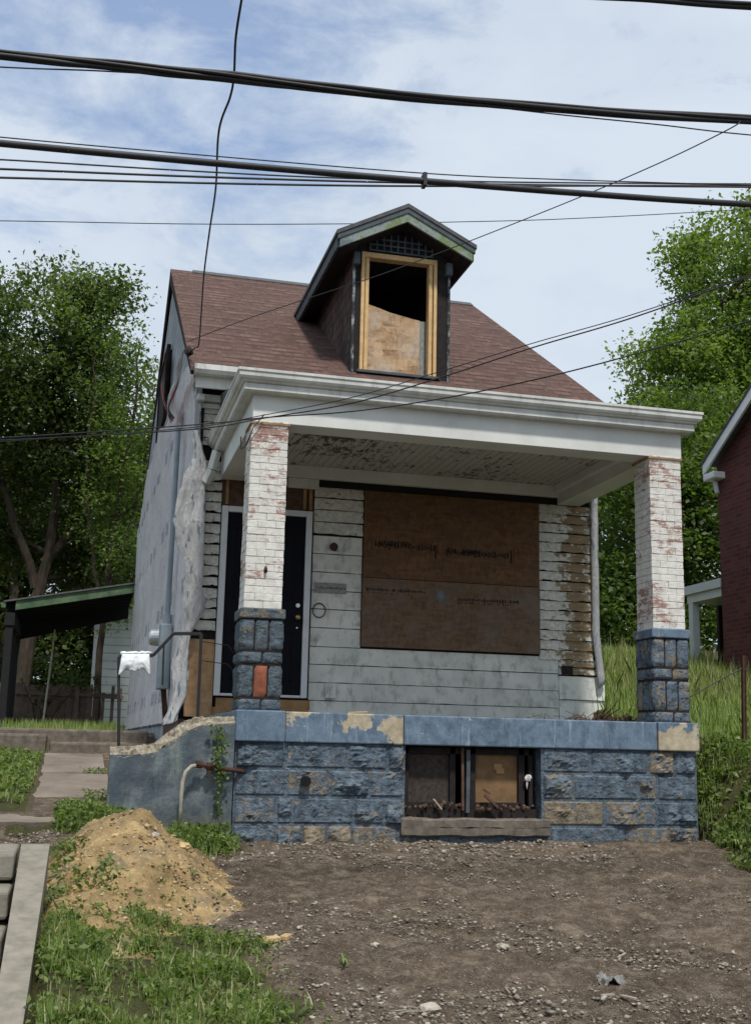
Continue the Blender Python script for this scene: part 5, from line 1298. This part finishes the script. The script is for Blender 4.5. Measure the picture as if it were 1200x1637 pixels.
for k, (x, y, s, lb) in enumerate(((4.52, -.42, .15, 'broad clump of long green leaves at the corner of the stone wall'), (.16, -3.72, .07, 'single small weed in the bare dirt, left of centre'), (-.55, -2.3, .07, 'lone seedling on the right flank of the soil heap'), (-1.28, -2.35, .08, 'upright seedling on the left flank of the soil heap'))):
    m = MB(); z = surf(x, y)
    for q in range(16 if k == 0 else 7):
        a = random.random()*6.28; l = s*random.uniform(.6, 1.3); w_ = s*.09; c, sn = math.cos(a), math.sin(a)
        pts = [(0, 0), (.35, .55), (.75, .7), (1.0, .45)]
        ring = [(x+c*l*u, y+sn*l*u, z+l*v) for u, v in pts]
        ww = [w_*.4, w_, w_*.8, 0.001]
        for i in range(3):
            A, B_ = ring[i], ring[i+1]; m.face([(A[0]-sn*ww[i], A[1]+c*ww[i], A[2]), (A[0]+sn*ww[i], A[1]-c*ww[i], A[2]), (B_[0]+sn*ww[i+1], B_[1]-c*ww[i+1], B_[2]), (B_[0]-sn*ww[i+1], B_[1]+c*ww[i+1], B_[2])], random.random())
    tag(m.build('weed_plant', 'leaf_weed'), lb, 'plant')
# dry litter on the right end of the porch
m = MB()
for k in range(90):
    x, y = random.gauss(4.0, .28), random.uniform(.4, 1.8); x = min(4.25, max(3.2, x)); a = random.random()*6.28; l = random.uniform(.05, .2); z = 1.10+random.random()*.05
    if 4.0 < x and y < .5: continue
    m.tube([(x, y, z), (x+l*.5*math.cos(a), y+l*.5*math.sin(a), z+.03), (x+l*math.cos(a), y+l*math.sin(a), z+random.uniform(-.02, .09))], .003, 4)
for k in range(120): x = random.gauss(4.05, .2); m.blob((min(4.3, x), random.uniform(.6, 1.9), 1.10+random.random()*.06*max(0, 1-abs(x-4.05)*3)), random.uniform(.01, .035), 1, .4, flat=.6)
tag(m.build('dry_litter', 'old_wood'), 'brown dry twigs and litter piled on the right end of the porch', kind='stuff')
m = MB(); m.bar((1.02, .12, 1.11), (1.20, .10, 1.12), .02, .008); tag(m.build('wood_chip', 'new_wood'), 'yellow sliver of wood lying on the porch edge below the window', 'wood scrap')
m = MB()
for q in range(5):
    m.tube([(3.86+.04*q, 1.0+.1*q, 1.1), (3.9+.05*q+random.uniform(-.1, .1), 1.0, 1.25), (3.95+random.uniform(-.25, .25), 1.0, 1.34+random.uniform(0, .12))], [.006, .005, .003], 5)
tag(m.build('dead_shrub', 'bark'), 'bare dead shrub stems rising from the litter on the porch', 'plant')

# ------------------------------------------------------------------ canopy over the side path
Cn = thing('carport_canopy', (-1.6, 14, .95), 'lean-to canopy with green fascia and black underside beyond the wrapped gable', 'canopy')
def cz(x): return 3.44 + (x+2.55)*.20
m = MB(); m.prism([(-2.84, cz(-2.84)), (-.38, cz(-.38)), (-.38, cz(-.38)-.03), (-2.84, cz(-2.84)-.03)], 'y', 12.62, 15.6); m.build('canopy_roof', 'asphalt_roof', Cn)
m = MB(); m.prism([(-2.62, cz(-2.62)-.032), (-.40, cz(-.40)-.032), (-.40, cz(-.40)-.20), (-2.62, cz(-2.62)-.21)], 'y', 12.66, 12.70); m.box(-2.88, -2.80, 12.64, 15.6, cz(-2.84)-.13, cz(-2.84)-.032); m.build('fascia', 'green_fascia', Cn)
for y in np.arange(12.9, 15.5, .55): m = MB(); m.prism([(-2.76, cz(-2.76)-.04), (-.42, cz(-.42)-.04), (-.42, cz(-.42)-.20), (-2.76, cz(-2.76)-.20)], 'y', y, y+.05); m.build('rafter', 'canopy_black', Cn)
m = MB(); m.prism([(-2.78, cz(-2.78)-.032), (-.42, cz(-.42)-.032), (-.42, cz(-.42)-.038), (-2.78, cz(-2.78)-.038)], 'y', 12.71, 15.55); m.build('soffit_board', 'canopy_black', Cn)
m = MB(); m.prism([(-2.78, 2.86), (-.42, cz(-.42)-.42), (-.42, cz(-.42)-.04), (-2.78, cz(-2.78)-.04)], 'y', 15.5, 15.54); m.build('underside_shade_panel', 'canopy_black', Cn)  # black panel added at the back to deepen the shaded band under the canopy
B(-2.80, -2.62, 12.72, 15.49, 2.93, 3.17).build('side_beam', 'canopy_black', Cn)
for y in (12.75, 14.0, 15.35): B(-2.78, -2.64, y, y+.13, .9, 2.93).build('post', 'canopy_black', Cn, bevel=.01)
# fence behind, with individual boards in panels
Fn = thing('wooden_fence', (-2, 16, 1.1), 'weathered brown board fence seen under the green canopy', 'fence')
m = MB(); x = -6.0
while x < -.98:
    w_ = random.uniform(.13, .16); h = 1.98+random.uniform(-.04, .03)
    m.box(x, x+w_-.008, 16.0, 16.022, 1.10, h, t=random.random()); x += w_
m.build('boards', 'fence_wood', Fn)
m = MB(); m.box(-6, -.45, 15.95, 15.998, 1.76, 1.83); m.box(-6, -.9, 15.95, 15.998, 1.22, 1.29); m.build('rails', 'fence_wood', Fn)
for x in (-5.6, -3.4, -1.42): B(x, x+.09, 15.88, 15.948, 1.0, 2.0).build('post', 'fence_wood', Fn, bevel=.008)
G_ = thing('wooden_gate', (-.7, 15.9, 1.1), 'open slatted wooden gate posts in front of the pale neighbouring house', 'gate')
for x, h in ((-.86, 1.85), (-.66, 2.0), (-.50, 1.95)): B(x, x+.07, 15.86, 15.93, 1.05, h).build('post', 'fence_wood', G_)
B(-.9, -.40, 15.83, 15.859, 1.72, 1.79).build('rail', 'fence_wood', G_)
m = MB(); m.tube([(-2.0, 14.0, 1.0), (-1.93, 14.0, 2.3), (-1.90, 14.0, 3.0)], [.022, .02, .014], 7); tag(m.build('pale_pole', 'stone_pale'), 'thin pale pole leaning on the lawn before the fence', 'pole')
# pale clapboard house behind
N = thing('neighbouring_house', (1, 22, 1.3), 'pale green clapboard house partly hidden behind the canopy and the gable', 'house')
B(-1.02, 6, 20, 27, .8, 5.45).build('wall', 'lap_siding', N)
B(-1.07, -.93, 19.97, 20.10, 1.2, 5.43).build('corner_board', 'door_frame', N)
m = MB(); m.prism([(-1.25, 5.38), (6.2, 5.38), (6.2, 5.46), (4.5, 6.9), (.2, 6.75), (-1.25, 5.46)], 'y', 19.8, 27.2); m.build('roof', 'grey_roof', N)
m = MB(); m.bar((-.52, 19.85, 4.55), (-.42, 19.85, 6.25), .12, .10); m.tube([(-.415, 19.85, 6.2), (-.40, 19.85, 6.42)], .09, 10); m.build('downspout', 'white_plastic', N)
# brick house at the right edge
K = thing('brick_house', (9, 5, 1.6), 'dark red brick house with white gable trim and rear porch at the right edge', 'house')
bx = 9.05; ze = lambda y: 5.66 + .58*(7.27-y)
m = MB(); m.face([(bx, 7.2, 1.0), (bx, 7.2, ze(7.2)), (bx, 3.6, ze(3.6)+.02), (bx, 0, ze(7.2)), (bx, 0, .5)]); m.face([(bx, 7.2, 1.0), (16, 7.2, 1.0), (16, 7.2, 5.64), (bx, 7.2, 5.64)]); m.face([(bx, 0, .5), (bx, 0, 5.64), (16, 0, 5.64), (16, 0, .5)])
m.build('wall', 'red_brick', K)
m = MB()
m.prism([(7.30, ze(7.30)-.10), (3.6, ze(3.6)-.10), (-.1, ze(7.30)-.10), (-.1, ze(7.3)+.08), (3.6, ze(3.6)+.08), (7.30, ze(7.30)+.08)], 'x', bx-.22, bx-.18)
m.build('rake_trim', 'trim_white', K)
m = MB(); m.prism([(7.32, ze(7.32)+.081), (3.6, ze(3.6)+.081), (-.12, ze(7.32)+.081), (-.12, ze(7.32)+.12), (3.6, ze(3.6)+.12), (7.32, ze(7.32)+.12)], 'x', bx-.24, 16.3); m.build('roof', 'asphalt_roof', K)
B(bx-.22, bx+.02, 6.95, 7.30, 5.43, 5.55).build('eave_return', 'trim_white', K, bevel=.02)
m = MB(); m.tube([(bx-.08, 7.15, 5.42), (bx-.06, 7.12, 5.2)], .04, 8); m.build('downspout', 'door_frame', K)
pc = B(bx-.02, 14, 7.21, 8.45, 3.60, 3.75).build('rear_porch_roof', 'door_frame', K)
B(bx+.02, 14, 7.25, 8.40, 3.45, 3.595).build('porch_beam', 'door_frame', pc)
B(bx+.02, bx+.15, 8.22, 8.36, 1.6, 3.45).build('porch_post', 'door_frame', pc)
B(9.7, 14, 8.42, 8.5, 1.6, 3.6).build('porch_backing', 'interior_dark', pc)
m = MB(); m.grid(lambda u, v: (9.1+1.3*u, 12.0+.06*fbm(u*6, v*4, 3), 2.1+.45*v+.03*fbm(u*8, v)), 20, 8); m.grid(lambda u, v: (9.1+1.3*u, 12.0+.4*v, 2.55+.03*fbm(u*8, v)), 20, 3)
tag(m.build('garden_wall', 'white_stone_wall'), 'low pale stone wall in the grass behind the right end of the house', 'wall')

# ------------------------------------------------------------------ overhead lines
for k in ('bundle', 'cableB', 'cableC', 'w_under2', 'mess', 'e', 'f', 'g', 'far', 'l1', 'l2', 'l3'):      # every line runs on past the picture to its pole
    P = PT[k]; a_, b_ = Vector(P[1])-Vector(P[0]), Vector(P[-1])-Vector(P[-2]); a_.normalize(); b_.normalize(); a_.z *= .4; b_.z *= .5
    if k == 'cableC': P = [(-14, -4.2, 5.6), (-5, -4.2, 5.55), (-1.2, -4.2, 5.52)] + list(P)
    elif k != 'w_under2': P = [tuple(Vector(P[0])-a_*18), tuple(Vector(P[0])-a_*8)] + list(P)
    PT[k] = list(P) + [tuple(Vector(P[-1])+b_*8), tuple(Vector(P[-1])+b_*18)]
P = PT['w_under']; a_ = (Vector(P[1])-Vector(P[0])).normalized(); a_.z *= .4; PT['w_under'] = [tuple(Vector(P[0])-a_*18), tuple(Vector(P[0])-a_*8)] + list(P)
PT['svc'] = [(2.66, -4.0, 4.965)] + list(PT['svc'])
P = PT['drop']; PT['drop'] = [(-.9, -7.6, 6.9), (-.75, -5.6, 5.95)] + list(P)
def cable(name, key, r, label, mat='black_cable', k=8, strands=0, group=None, n=60, spread=0):
    pts = PT[key]; m = MB(); n = n*2
    L = [catm(pts, i/n) for i in range(n+1)]
    if not strands: m.tube(L, r, k)
    else:
        for s in range(strands):
            a0 = s*6.283/strands
            m.tube([p + Vector((0, math.cos(a0+i*.03), math.sin(a0+i*.03)))*spread*(1+.10*math.sin(i*.25+s)) for i, p in enumerate(L)], r*(1.0 if s % 2 else .75), 7)
    return tag(m.build(name, mat, smooth=True), label, 'cable', group)
G1 = 'cables strung over the street'
cable('cable_bundle', 'bundle', .016, 'thickest twisted black cable bundle, crossing the top of the picture', strands=5, spread=.020, n=160, group=G1)
cable('cable_bundle', 'cableC', .018, 'short stretch of cable bundle cutting the top right corner', strands=3, spread=.014, n=80, group=G1)
m = MB(); L = [catm(PT['cableB'], i/160) for i in range(161)]; m.tube(L, .021, 12); cb = m.build('trunk_cable', 'black_cable', smooth=True); tag(cb, 'smooth thick black cable just above the dormer peak', 'cable', G1)
cl = MB(); q = Vector(catm(PT['cableB'], .5)); w0 = Vector((.50, -3.9, 4.25)); cl.box(w0.x-.011, w0.x+.011, -3.93, -3.87, 4.215, 4.30); tag(cl.build('cable_clamp', 'black_cable'), 'small black clamp on the smooth thick cable above the dormer', 'clamp')
cable('messenger_wire', 'mess', .004, 'thin wire running just above the smooth thick cable', group=G1)
cable('thin_wire', 'w_under', .0045, 'thin wire leaving the thick bundle at the top left', group=G1)
cable('thin_wire', 'w_under2', .0045, 'thin wire dropping from the thick bundle at the top right', group=G1)
cable('thin_wire', 'e', .006, 'uppermost of the three thin wires below the smooth thick cable', 'grey_wire', group=G1)
cable('thin_wire', 'f', .008, 'middle of the three thin wires below the smooth thick cable', 'grey_wire', group=G1)
cable('thin_wire', 'g', .008, 'lowest of the three thin wires below the smooth thick cable', 'grey_wire', group=G1)
cable('far_wire', 'far', .011, 'faint far wire passing behind the dormer peak', 'grey_wire', group=G1)
cable('service_drop', 'drop', .0075, 'wavy service cable dropping from the top edge to the gable corner', group='service lines to the house')
cable('service_line', 'svc', .0045, 'straight service wire slanting across the dormer window', group='service lines to the house')
cable('service_line', 'l1', .0035, 'upper of the two paired wires crossing the porch gutter', group='service lines to the house')
cable('service_line', 'l2', .005, 'lower of the two paired wires crossing the porch gutter', group='service lines to the house')
cable('service_line', 'l3', .005, 'lowest slanting wire, crossing the porch gutter at its middle', group='service lines to the house')
